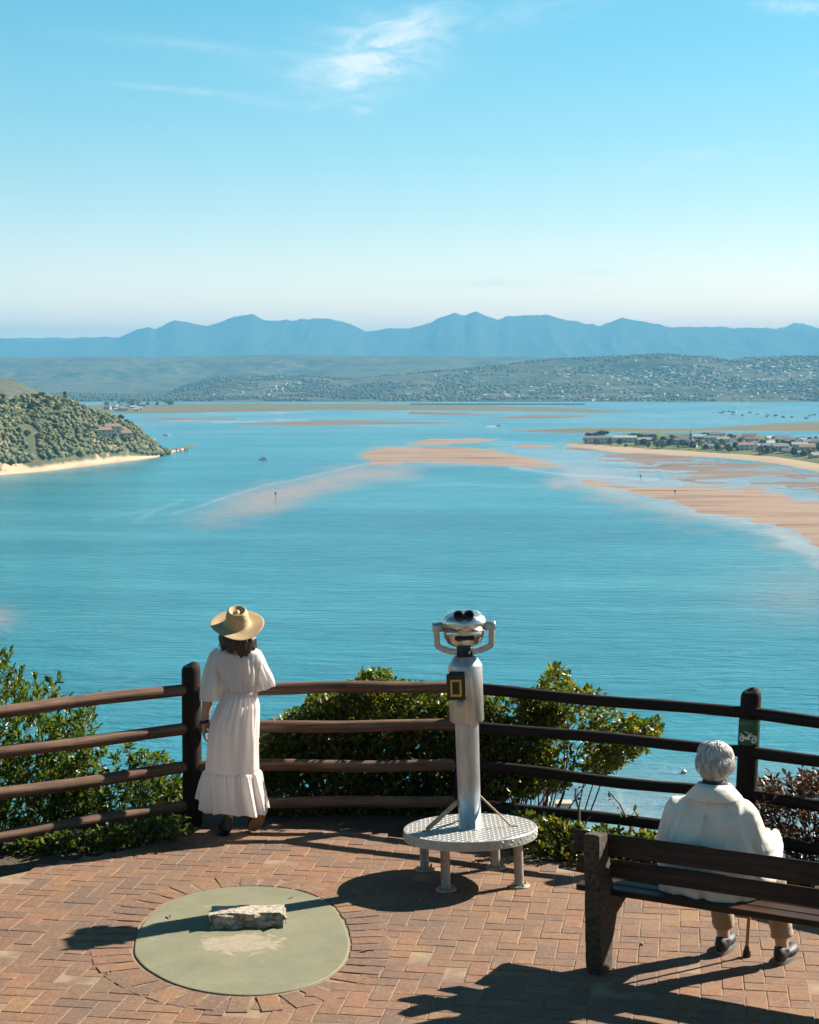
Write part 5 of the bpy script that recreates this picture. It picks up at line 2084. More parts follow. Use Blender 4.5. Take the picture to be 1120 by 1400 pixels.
def build_woman():
    base = ground(324, 1141)
    k = F / base.y
    t = thing('person', 'person in long white dress and straw sun hat leaning at the fence', 'person', base)
    X = lambda px: (px - 324) / k
    Z = lambda py: zat(base.y, py)
    # --- body
    mb = MB()
    zs, zw = Z(893), Z(948)
    hc = Vector((X(325), .06, Z(866)))
    mb.ell(hc, (.076, .094, .112), nu=20, nv=14)
    mb.ell(hc + Vector((0, .055, -.055)), (.05, .045, .05))
    mb.ell(hc + Vector((0, .10, -.02)), (.012, .020, .022))
    for s in (-1, 1): mb.ell(hc + Vector((s * .078, .005, -.015)), (.012, .022, .032))
    capsule(mb, hc + Vector((0, 0, -.07)), (X(325), .035, zs + .0), .05, .056)
    mb.ell((X(326), .03, zs - .11), (.140, .075, .12))
    mb.ell((X(329), .03, zw), (.098, .072, .12))
    mb.ell((X(322), .02, zw - .19), (.140, .105, .14))
    # left arm hangs beside the post
    sh = Vector((X(298), .03, zs - .040))
    el = Vector((X(284), .05, Z(958)))
    wr = Vector((X(278.5), .065, Z(992)))
    capsule(mb, sh, el, .043, .040)
    capsule(mb, el, wr, .039, .027)
    hand(mb, wr, (-.05, .05, -1), (1, .15, .1), .98, .62, -1)
    # right arm rests on the top rail
    sh = Vector((X(347), .03, zs - .040))
    el = Vector((X(368), .10, Z(936)))
    capsule(mb, sh, el, .043, .040)
    ry = (FENCE[1] + (FENCE[2] - FENCE[1]) * .28).y - base.y
    wr = Vector((X(352), ry - .02, 1.075))
    capsule(mb, el, wr, .038, .027)
    hand(mb, wr, (-.8, .5, -.15), (0, .1, -1), .98, .5, 1)
    # legs
    for (x0, x1, yk, ya, za) in ((X(312), X(311), .06, .0, .075), (X(334), X(350), .08, -.02, .17)):
        capsule(mb, (x0, .03, zw - .25), (x0 * .5 + x1 * .5, yk, .46), .080, .056)
        capsule(mb, (x0 * .5 + x1 * .5, yk, .46), (x1, ya, za), .052, .036)
    obj('body', fuse(mb, .007, 3), t, M['skin'])
    # --- shoes
    mb = MB()
    c = Vector((X(310), .0, 0))
    mb.ell(c + Vector((-.035, .10, .045)), (.046, .085, .036)); mb.ell(c + Vector((.0, -.0, .06)), (.040, .075, .052)); capsule(mb, c + Vector((0, -.01, .06)), c + Vector((0, -.01, .115)), .044, .040)
    mb.box(c + Vector((-.02, .06, .012)), (.082, .20, .022))
    s1 = obj('shoe', fuse(mb, .007, 4), t, M['shoe'])
    # raised heel: toes on the ground, sole turned to the viewer
    toe, heel = Vector((X(343), .06, .022)), Vector((X(361), -.03, Z(1110)))
    d = (heel - toe).normalized()
    R3 = d.to_track_quat('Z', 'Y').to_matrix()
    back = Vector((.25, -1, -.35)); back = (back - d * back.dot(d)).normalized()
    side = d.cross(back)
    R3 = Matrix((side, back, d)).transposed()
    mb = MB()
    m_ = (toe + heel) / 2
    mb.ell(m_ - back * .035 - d * .03, (.046, .045, .115), R3); mb.ell(heel - back * .04 - d * .035, (.040, .05, .05), R3)
    s2 = obj('shoe', fuse(mb, .007, 4), t, M['shoe'])
    mb = MB()
    pl = []
    L = (heel - toe).length
    for i in range(28):
        a = 2 * PI * i / 28
        y = math.cos(a) * L * .5
        w = .042 * abs(math.sin(a)) ** .7 * (1 - .18 * math.cos(a)) * (1 if math.sin(a) > 0 else -1)
        pl.append((w, y))
    Mx = Matrix.Translation(m_ + back * .0) @ Matrix((side, d, back)).transposed().to_4x4()
    mb.prism(pl, Mx, .016)
    mb.build('sole', M['sole'], s2)
    # --- dress skirt and bodice, one lofted cloth
    prof = [(Z(884), 327, .070, .060, .045), (Z(887), 327, .115, .075, .04), (Z(893), 327, .168, .090, .035), (Z(903), 327, .176, .100, .03), (Z(918), 328, .168, .104, .03), (Z(934), 329, .142, .100, .03), (Z(944), 329, .122, .092, .03), (Z(949), 329, .116, .088, .03), (Z(954), 329, .124, .096, .03),
            (Z(966), 327, .150, .125, .015), (Z(984), 323, .172, .145, .005), (Z(1004), 321, .182, .150, 0), (Z(1030), 320, .183, .15, 0), (Z(1050), 319.5, .186, .15, 0), (Z(1052.5), 319.5, .182, .147, 0), (Z(1056), 319, .203, .163, 0), (Z(1075), 320, .212, .172, 0), (Z(1092), 321.5, .218, .18, 0), (Z(1107), 323, .223, .186, 0)]
    zz = np.array([p[0] for p in prof])[::-1]
    arr = np.array(prof)[::-1]
    n = 220
    rows = 150
    r = np.random.default_rng(4)
    th = np.linspace(0, 2 * PI, n, endpoint=False)
    ph = r.uniform(0, 6.28, 12)
    V = []
    zrow = np.linspace(zz[0], zz[-1], rows)
    zrow = np.sort(np.concatenate([zrow, [Z(1052.5), Z(1051), Z(1054)]]))
    zseam, zwst = Z(1052.5), Z(949)
    for z in zrow:
        px, rx, ry, yc = (np.interp(z, zz, arr[:, c_]) for c_ in (1, 2, 3, 4))
        cx = X(px)
        dn = np.clip((zseam - z) / (zseam - zz[0]), 0, 1)           # down the flounce
        up = np.clip((z - zseam) / (zwst - zseam), 0, 1)
        f = np.zeros(n)
        if z < zseam:
            A = .005 + .023 * dn ** .8
            f += A * (np.sin(11 * th + ph[0] + .6 * np.sin(2 * th + ph[1])) * .6 + np.sin(17 * th + ph[2] + .8 * np.sin(3 * th)) * .45 + np.sin(29 * th + ph[3]) * .25 * (1 - dn * .5))
            f += .0035 * np.sin(46 * th + ph[8]) * (1 - dn) ** 2
        elif z < zwst:
            A = .013 * (1 - up) ** .7 + .003
            f += A * (np.sin(5 * th + ph[4] + up * 1.2) * .55 + np.sin(9 * th + ph[5] - up) * .35)
            f += .0055 * up ** 2 * np.sin(26 * th + ph[6] + np.sin(th * 3)) * (1 + .4 * np.sin(7 * th))
            f += .004 * np.sin(13 * th + ph[9] + up * 4) * (1 - abs(2 * up - 1))
        else:
            w = np.clip((z - zwst) / (zs - zwst), 0, 1)
            f += .0085 * (1 - w) ** 1.3 * np.sin(22 * th + ph[7] + 2 * w) * (1 + .5 * np.sin(5 * th))
            f += .0085 * np.sin(6 * th + ph[10] + 5 * w) * np.sin(PI * w)
        ca, sa = np.cos(th), np.sin(th)
        e = 2 / 2.25
        bx = np.sign(ca) * np.abs(ca) ** e
        by = np.sign(sa) * np.abs(sa) ** e
        # left flounce swings out beside the post
        swing = dn * np.exp(-((th - PI * 1.02) / .55) ** 2)
        x = cx + bx * (rx + f) - .055 * swing
        y = yc + by * (ry + f) + .05 * swing
        zv = np.full(n, z) + .075 * dn * np.exp(-((th - PI * .97) / .42) ** 2) + .012 * dn * np.sin(3 * th + 1)
        # push of the lifted right heel
        x = x + .02 * dn * np.exp(-((th - 5.6) / .5) ** 2)
        V.append(np.stack([x, y, zv], 1))
    rows = len(zrow)
    V = np.concatenate(V)
    idx = np.arange(rows * n).reshape(rows, n)
    f_ = np.stack([idx[:-1], np.roll(idx[:-1], -1, 1), np.roll(idx[1:], -1, 1), idx[1:]], -1).reshape(-1, 4)
    dress = obj('dress', np_mesh('dress', V, f_, True), t, M['dress'])
    # flared sleeves
    for s, path in ((-1, [(X(303), .035, zs + .004, .050), (X(296.5), .03, zs - .035, .066), (X(292), .03, Z(920), .080), (X(290), .035, Z(942), .093), (X(290), .04, Z(957), .101)]),
                    (1, [(X(343), .035, zs + .006, .050), (X(350), .035, zs - .03, .064), (X(356), .045, Z(918), .074), (X(361.5), .06, Z(932), .083), (X(364), .07, Z(941), .086)])):
        pts = [Vector(p[:3]) for p in path]
        n2 = 72
        rings = []
        M_ = 26
        ph2 = r.uniform(0, 6, 4)
        tt = np.linspace(0, len(pts) - 1, M_)
        for q in tt:
            i = min(int(q), len(pts) - 2); u = q - i
            c = pts[i].lerp(pts[i + 1], u)
            rad = path[i][3] * (1 - u) + path[i + 1][3] * u
            w = q / (len(pts) - 1)
            ring = []
            tx = pts[i + 1] - pts[i]
            tx.normalize()
            a = Vector((0, 1, 0)); a = (a - tx * a.dot(tx)).normalized(); b = tx.cross(a)
            for j in range(n2):
                h = 2 * PI * j / n2
                f = .0075 * w * (math.sin(7 * h + ph2[0]) + .6 * math.sin(12 * h + ph2[1] + 2 * w)) + .004 * math.sin(4 * h + ph2[2] + 5 * w)
                rr = rad + f
                v = c + a * math.cos(h) * rr * .85 + b * math.sin(h) * rr * (.82 if s < 0 else .86)
                ring.append(v)
            rings.append(ring)
        mb = MB(); mb.loft(rings, False, True)
        o = mb.build('sleeve', M['dress'], dress)
    # tie belt
    mb = MB()
    zb = Z(949)
    rings = []
    for j in range(60):
        a = 2 * PI * j / 60
        x, y = X(329) + math.cos(a) * .123, .03 + math.sin(a) * .095
        o_ = Vector((math.cos(a), math.sin(a), 0))
        zc = zb + .003 * math.sin(2 * a) + .004 * math.sin(a * 5)
        rings.append([Vector((x, y, zc)) + o_ * p + Vector((0, 0, q)) for p, q in ((-.002, -.014), (.006, -.012), (.008, 0), (.006, .012), (-.002, .014))])
    rings.append(rings[0])
    mb.loft(rings, False, True)
    mb.tube([(X(341), -.062, zb + .004), (X(344), -.075, zb + .012), (X(348), -.066, zb + .014)], .009, 8)
    mb.build('belt', M['dress'], dress)
    # bracelets
    for dz, rr in ((.012, .033), (.024, .0335)):
        mb = MB()
        c = Vector((X(279), .0635, Z(992) + dz))
        mb.tube([c + Vector((math.cos(a), math.sin(a), .12 * math.cos(a))) * rr for a in np.linspace(0, 2 * PI, 25)], .0052, 6, cap=False)
        mb.build('bracelet', M['bead'], t)
    # --- hair to the shoulders
    mb = MB()
    mb.ell(hc + Vector((0, -.01, .01)), (.088, .10, .11))
    for i in range(26):
        a = PI + PI * (i + .5) / 26
        tp = hc + Vector((math.cos(a) * .082, math.sin(a) * .088 + .0, .01))
        L = (.125 if i > 9 else .100) + r.uniform(-.02, .02) + (.03 if 12 < i < 20 else 0)
        bt = tp + Vector((math.cos(a) * .028 + r.uniform(-.012, .012) + (.02 if i > 11 else 0), math.sin(a) * .015 - .012, -L))
        md = (tp + bt) / 2 + Vector((math.cos(a) * .015, math.sin(a) * .015, 0))
        mb.tube([tp, md, bt, bt + Vector((r.uniform(-.015, .015), -.005, -.016))], [.022, .021, .014, .004], 8)
    me = fuse(mb, .006, 2)
    c = get_co(me); no = get_no(me)
    ang = np.arctan2(c[:, 1] - hc.y, c[:, 0] - hc.x)
    c += no * ((np.sin(ang * 46 + c[:, 2] * 18) * .0022 + np.sin(ang * 19 - c[:, 2] * 30) * .003))[:, None]
    set_co(me, c)
    hr = obj('hair', me, t, M['brown_hair'])
    mb = MB()
    for i in range(70):
        a = PI + PI * r.uniform(0, 1)
        p = hc + Vector((math.cos(a) * .10, math.sin(a) * .105, -.03))
        q = p + Vector((math.cos(a) * .02 + r.uniform(-.02, .02), math.sin(a) * .012, -.05 - r.uniform(0, .03)))
        e = q + Vector((r.uniform(-.02, .02), -.004, -.03 - r.uniform(0, .03)))
        mb.tube([p, q, e], [.0035, .003, .0008], 4)
    mb.build('locks', M['brown_hair'], hr)
    # --- hat
    Rb, rc = 37.3 / k, 16.3 / k
    n = 72
    rings = []
    prof = [(Rb, .004, 0), (Rb - .004, .0075, 0), (Rb * .8, .004, 0), (Rb * .58, .002, 0), (rc + .012, .006, 0), (rc + .003, .016, 0), (rc * .99, .05, 0), (rc * .97, .085, 0), (rc * .92, .108, 0), (rc * .82, .126, 1), (rc * .66, .133, 1), (rc * .40, .116, 1), (rc * .20, .112, 1), (.002, .112, 1)]
    for rr, z, c_ in prof:
        ring = []
        for j in range(n):
            a = 2 * PI * j / n
            wv = .010 * math.sin(2 * a + .6) * max(0, (rr - rc) / (Rb - rc)) + .006 * math.sin(3 * a + 2) * max(0, (rr - rc) / (Rb - rc))
            pinch = 0
            q = rr
            if z > .07:
                # teardrop: front of the crown is pinched
                w = (z - .07) / .06
                q = rr * (1 - .13 * w * (math.cos(2 * a) > 0) * math.cos(2 * a)) if True else rr
                q *= 1 - .10 * w * math.exp(-((a - PI * .5 - .75) / .35) ** 2) - .10 * w * math.exp(-((a - PI * .5 + .75) / .35) ** 2)
            dz = 0
            if c_:
                x, y = q * math.cos(a), q * math.sin(a)
                d = math.hypot(x / (rc * .50), (y - .004) / (rc * .62))
                dz = -.030 * math.exp(-((d - .85) / .42) ** 2) + .006 * math.exp(-(d / .4) ** 2)
                if rr > rc * .7: dz *= .25
            ring.append(Vector((q * math.cos(a), q * math.sin(a), z + wv + dz)))
        rings.append(ring)
    mb = MB(); mb.loft(rings, False, True)
    hat = mb.build('hat', M['straw'], t)
    s_ = hat.modifiers.new('s', 'SUBSURF'); s_.levels = s_.render_levels = 1
    so_ = hat.modifiers.new('t', 'SOLIDIFY'); so_.thickness = .004; so_.offset = -1
    hat.location = (X(326), .035, Z(854.5))
    hat.rotation_euler = (math.radians(25), math.radians(3), .0)
build_woman()


def build_sitter():
    UO = .095
    s0 = min(np.linspace(.2, .9, 701), key=lambda s: abs(project(bw(s, .345 + UO, 1.155))[0] - 981))
    FR = min(np.linspace(-.2, .2, 401), key=lambda q: abs(project(bw(s0 + q, .70, 0))[0] - 1027))
    P = lambda r_, u, z: Vector((r_, u + UO, z))
    D = lambda r_, u, z: Vector((r_, u, z))       # r along the bench to the right, u the way he faces
    t = thing('person', 'white haired person in cream jacket sitting on the bench with a cane', 'person', bw(s0, 0), BANG)
    # --- body
    mb = MB()
    hc = P(-.005, .345, 1.155)
    mb.ell(hc, (.078, .097, .110), nu=20, nv=14)
    mb.ell(hc + D(0, .055, -.055), (.05, .045, .05)); mb.ell(hc + D(0, .103, -.02), (.013, .022, .024))
    for s in (-1, 1): mb.ell(hc + D(s * .080, .005, -.018), (.013, .024, .034))
    capsule(mb, hc + D(0, -.01, -.06), P(0, .30, .97), .052, .060)
    mb.ell(P(0, .285, .80), (.15, .085, .17)); mb.ell(P(0, .25, .56), (.16, .12, .16))
    for s in (-1, 1):
        sh, el, wr = P(s * .155, .31, .875), P(s * .25, .43, .70), P(s * .07 + FR, .625, .735)
        capsule(mb, sh, el, .048, .040); capsule(mb, el, wr, .038, .027)
        hand(mb, wr, (-s * .75, .55, .0), (0, .1, -1), .98, .75, s)
        kn, an = P(s * .165 + FR * .7, .60, .47), P(s * .172 + FR, .630, .085)
        capsule(mb, P(s * .09, .28, .50), kn, .080, .056); capsule(mb, kn, an, .050, .036)
    obj('body', fuse(mb, .007, 3), t, M['skin_pale'])
    # --- trousers
    mb = MB()
    mb.ell(P(0, .26, .52), (.17, .14, .10))
    for s in (-1, 1):
        kn, an = P(s * .165 + FR * .7, .60, .47), P(s * .172 + FR, .626, .150)
        capsule(mb, P(s * .09, .28, .505), kn, .092, .072, 20)
        mb.tube([kn, kn.lerp(an, .5), an], [.070, .066, .062], 20)
    me = fuse(mb, .009, 4)
    c, no = get_co(me), get_no(me)
    c += no * (.006 * (fbm(c[:, 0] * 14 + c[:, 1] * 4, c[:, 2] * 34, 3, 3) - .5) * 2)[:, None]
    set_co(me, c)
    obj('trousers', me, t, M['trousers'])
    # --- shoes
    for s in (-1, 1):
        c0 = P(s * .172 + FR, .630, 0)
        mb = MB()
        mb.ell(c0 + D(s * .012, .10, .045), (.046, .10, .036)); mb.ell(c0 + D(0, -.02, .055), (.041, .065, .050))
        mb.tube([c0 + D(0, -.005, .05), c0 + D(0, -.01, .095)], [.046, .042], 16)
        sh = obj('shoe', fuse(mb, .007, 3), t, M['shoe'])
        mb = MB()
        pl = []
        for i in range(26):
            a = 2 * PI * i / 26
            pl.append((.045 * math.sin(a) * (1 + .12 * math.cos(a)) + s * .004 * (1 + math.cos(a)), math.cos(a) * .137))
        mb.prism(pl, Matrix.Translation(c0 + D(0, .058, .001)), .024)
        mb.build('sole', M['grey_sole'], sh)
    # --- jacket, loose and long, sleeves forward
    mb = MB()
    n = 40
    prof = [(.445, .290, .135, .255), (.47, .300, .138, .255), (.53, .290, .135, .255), (.64, .272, .132, .255), (.76, .262, .134, .258), (.85, .255, .130, .27), (.91, .232, .115, .285), (.955, .190, .098, .295), (.99, .140, .085, .302), (1.02, .090, .076, .305), (1.04, .075, .072, .31)]
    rings = []
    for z, rx, ry, u in prof:
        rings.append([P(math.copysign(abs(math.cos(a)) ** .85, math.cos(a)) * rx * .93, u + math.copysign(abs(math.sin(a)) ** .85, math.sin(a)) * ry, z) for a in np.linspace(0, 2 * PI, n, endpoint=False)])
    mb.loft(rings, True, True)
    for s in (-1, 1):
        sh, el, wr = P(s * .185, .295, .875), P(s * .262, .39, .63), P(s * .12 + FR, .575, .70)
        capsule(mb, sh, el, .082, .098, 20); capsule(mb, el, wr, .094, .066, 20)
        mb.ell(P(s * .245, .34, .56), (.075, .11, .13))
    me = fuse(mb, .010, 16)
    c, no = get_co(me), get_no(me)
    fold = (fbm(c[:, 0] * 7 + c[:, 2] * 5, c[:, 2] * 10 - c[:, 0] * 7, 13, 4) - .5) * 2
    fold2 = np.sin(c[:, 2] * 42 + 9 * np.sin(c[:, 0] * 5) + 3) * np.exp(-((c[:, 2] - .52) / .10) ** 2)
    rad = np.sin((c[:, 0] * 22 + (c[:, 2] - .9) * 12)) * np.clip((c[:, 0] - .05) / .2, 0, 1) * np.exp(-((c[:, 2] - .75) / .15) ** 2)
    fold3 = np.sin(c[:, 0] * 30 + 10 * (c[:, 2] - .6) * np.sign(c[:, 0]) + 3 * fold) * np.exp(-((c[:, 2] - .62) / .16) ** 2)
    drape = 1 - np.abs(2 * fbm(c[:, 0] * 9 + 2.5 * c[:, 2] * np.sign(c[:, 0]), c[:, 2] * 2.6 + c[:, 1] * 3, 23, 3) - 1)
    crush = 1 - np.abs(2 * fbm(c[:, 0] * 4, c[:, 2] * 15 + c[:, 0] * 5, 29, 3) - 1)
    lowk = np.exp(-((c[:, 2] - .58) / .12) ** 2)
    c += no * (.010 * fold + .006 * fold2 + .010 * rad + .006 * fold3 + .038 * (drape ** 2 - .4) + .028 * lowk * (crush ** 2 - .4))[:, None]
    set_co(me, c)
    jk = obj('jacket', me, t, M['jacket'])
    # turned down collar
    rings = []
    for j in range(49):
        a = 2 * PI * j / 48
        o_ = Vector((math.cos(a), math.sin(a) * .98, 0))
        cen = P(0, .305, 0)
        back = .5 - .5 * math.sin(a)
        z0 = 1.015 + .018 * back
        w = .034 + .016 * back
        cs = [(.078, z0 - .005), (.082, z0 + .028), (.090, z0 + .034), (.112, z0 + .010), (.112 + w, z0 - .028 - .016 * back), (.108 + w, z0 - .036 - .016 * back), (.095, z0 - .02)]
        rings.append([cen + o_ * p + Vector((0, 0, q)) for p, q in cs])
    mb = MB(); mb.loft(rings, False, True)
    mb.build('collar', M['jacket'], jk)
    mb = MB()
    mb.lathe([(.072, 0), (.070, .05), (.064, .055)], 28, Matrix.Translation(P(0, .308, 1.02)), close=False)
    mb.build('shirt_collar', M['shirt'], jk)
    # --- hair
    r = np.random.default_rng(12)
    mb = MB()
    mb.ell(hc + D(0, -.018, .018), (.098, .108, .112), nu=24, nv=16)
    mb.ell(hc + D(0, -.060, -.035), (.080, .052, .056))
    mb.ell(hc + D(-.05, -.01, .075), (.055, .07, .05)); mb.ell(hc + D(.045, -.03, .07), (.06, .06, .05))
    me = fuse(mb, .006, 4)
    c, no = get_co(me), get_no(me)
    az = np.arctan2(c[:, 1] - hc.y, c[:, 0] - hc.x)
    c += no * (.012 * (fbm(az * 3.5 + c[:, 2] * 12, c[:, 2] * 18, 5, 4) - .5))[:, None]
    keep = c.copy()
    front = (c[:, 1] > hc.y + .045)
    c[:, 1] = np.where(front & (c[:, 2] < hc.z + .05), hc.y + .03, c[:, 1])
    set_co(me, c)
    hr = obj('hair', me, t, M['grey_hair'])
    mb = MB()
    crown = hc + D(.0, -.02, .11)
    for i in range(2600):
        a = r.uniform(0, 2 * PI)
        e0 = r.uniform(.15, 1.35)
        pts = []
        L = r.uniform(.4, .8)
        sw = r.uniform(-.7, .7)
        wl = r.uniform(.2, 1.6)
        for j in range(5):
            e = e0 + L * j / 4
            aa = a + sw * j / 4
            rr = 1.03 + .03 * wl * math.sin(PI * j / 4) + (.06 * wl * r.uniform(0, 1) if j == 4 else 0)
            p = hc + D(0, -.018, .012) + D(math.sin(e) * math.cos(aa) * .099 * rr, math.sin(e) * math.sin(aa) * .108 * rr - (.012 if e > 1.4 and math.sin(aa) < 0 else 0), math.cos(e) * .116 * rr)
            pts.append(p)
        if pts[-1].y > hc.y + .06 and pts[-1].z < hc.z + .04: continue
        mb.tube(pts, [.0010, .0018, .0018, .0013, .0004], 3, cap=False)
    mb.build('strands', M['white_strand'], hr)
    # --- cane held between the knees
    tp = ground(1021, 1308)
    t2 = thing('walking_cane', 'wooden walking cane with black rubber tip held by the seated person', 'cane', tp, BANG)
    top = bw(s0 + FR, .72, .745) - tp
    R_ = Matrix.Rotation(-BANG, 3, 'Z')
    top = R_ @ top
    mb = MB(); mb.tube([(0, 0, .03), top * .5, top], [.0105, .011, .0115], 12); mb.build('shaft', M['cane'], t2)
    mb = MB(); mb.lathe([(.021, 0), (.024, .004), (.022, .03), (.015, .045), (.0125, .062)], 18); mb.build('rubber_tip', M['black'], t2)
    d = Vector((1, 0, 0))
    mb = MB(); mb.tube([top + Vector((-.055, 0, -.004)), top + Vector((0, 0, .006)), top + Vector((.06, 0, .0))], [.013, .0145, .012], 12); mb.build('handle', M['cane'], t2)


build_sitter()


# ------------------------------------------------------------------ shrubs
def leaves_mesh(name, P, D, L, W, rs, droop=.25):
    """one folded leaf per row: base P, direction D, length L, width W"""
    n = len(P)
    D = D / np.linalg.norm(D, axis=1, keepdims=True)
    A = rs.normal(size=(n, 3))
    A += np.array([0, 0, 1.2])
    S_ = np.cross(D, A); S_ /= np.linalg.norm(S_, axis=1, keepdims=True) + 1e-9
    N = np.cross(S_, D)
    L, W = L[:, None], W[:, None]
    v0 = P
    v1 = P + D * L * .35 + S_ * W * .42 + N * W * .16
    v2 = P + D * L * .72 + S_ * W * .46 + N * W * .10 - N * L * droop * .1
    v3 = P + D * L - N * L * droop * .3
    v4 = P + D * L * .72 - S_ * W * .46 + N * W * .10 - N * L * droop * .1
    v5 = P + D * L * .35 - S_ * W * .42 + N * W * .16
    vm = P + D * L * .55 - N * L * droop * .06
    V = np.stack([v0, v1, v2, v3, v4, v5, vm], 1).reshape(-1, 3)
    o = (np.arange(n) * 7)[:, None]
    T = np.array([(0, 1, 6), (1, 2, 6), (2, 3, 6), (3, 4, 6), (4, 5, 6), (5, 0, 6)])
    f = (o[:, :, None] + T[None]).reshape(-1, 3)
    return np_mesh(name, V, f)


def shrub(name, label, cat, poly, Yr, nclus, per, leafL, leafW, mat, seed, up=.5, spread=1.0, density=None, stems=60, group=None, rootz=None, clus=.06, gaps=.42, outward=None, stemr=.012, rootpx=None):
    """leaf clusters fill a volume whose outline (from the lookout) is poly, between the distances Yr"""
    r = np.random.default_rng(seed)
    Pp = np.array(poly, float)
    x0, y0 = Pp.min(0); x1, y1 = Pp.max(0)
    C = []
    tries = 0
    while len(C) < nclus and tries < nclus * 60:
        tries += 1
        px, py = r.uniform(x0, x1), r.uniform(y0, y1)
        if not in_poly(px, py, poly): continue
        if density is not None and r.uniform() > density(px, py): continue
        Y = r.uniform(*Yr)
        p = at_y(px, py, Y)
        # lumpy growth with gaps between the boughs
        g_ = fbm(np.array([p.x * 3.1 + seed]), np.array([p.z * 3.4 + p.y * 1.7]), seed, 3)[0]
        if g_ < gaps and r.uniform() < .86: continue
        sd = float(soil_z(np.array([p.x]), np.array([p.y]))[0])
        if p.z < sd - .1: continue
        C.append(p)
    cx = np.mean([c.x for c in C])
    root = Vector((cx if rootpx is None else at_y(rootpx, 1100, (Yr[0] + Yr[1]) / 2).x, (Yr[0] + Yr[1]) / 2, 0))
    root.z = float(soil_z(np.array([root.x]), np.array([root.y]))[0]) - .05
    t = thing(name, label, cat, root, 0, group)
    C = np.array([tuple(c) for c in C]) - np.array(root)
    n = len(C)
    k = r.integers(max(2, per - 3), per + 4, n)
    ci = np.repeat(np.arange(n), k)
    tot = len(ci)
    # each cluster is a short shoot pointing up and outwards
    outv = C - np.array([0, 0, -.6])
    outv[:, 2] = 0
    outv /= np.linalg.norm(outv, axis=1, keepdims=True) + 1e-6
    sdir = outv * (1 - up) + np.array([0, 0, 1]) * up + r.normal(size=(n, 3)) * .35
    sdir /= np.linalg.norm(sdir, axis=1, keepdims=True)
    tpar = r.uniform(-1, .6, tot)
    base = C[ci] + sdir[ci] * (tpar * clus)[:, None]
    rad = r.normal(size=(tot, 3)) * spread
    D = rad + sdir[ci] * (1.0 + .6 * tpar)[:, None]
    Ls = leafL * r.uniform(.6, 1.25, tot)
    me = leaves_mesh('foliage', base, D, Ls, leafW * r.uniform(.75, 1.2, tot) * Ls / leafL, r)
    obj('foliage', me, t, mat)
    mb = MB()
    for i in r.choice(n, min(stems, n), replace=False):
        e = Vector(C[i])
        b = Vector((e.x * r.uniform(.05, .35), e.y * r.uniform(.1, .4), 0))
        m_ = b.lerp(e, .55) + Vector(r.normal(size=3) * .06)
        m_.z = b.z + (e.z - b.z) * .45
        if e.z < .05: continue
        mb.tube([b, b.lerp(m_, .6) + Vector(r.normal(size=3) * .05), m_, m_.lerp(e, .5) + Vector(r.normal(size=3) * .05), e], [stemr, stemr * .85, stemr * .65, stemr * .4, stemr * .2], 5, cap=False)
    # shoots
    for i in r.choice(n, min(n, stems * 6), replace=False):
        e = Vector(C[i]); d = Vector(sdir[i])
        mb.tube([e - d * clus * 2.6 + Vector(r.normal(size=3) * .015), e + d * clus * .5], [stemr * .3, stemr * .15], 3, cap=False)
    if mb.v: mb.build('stem', M['bark'], t)
    return t


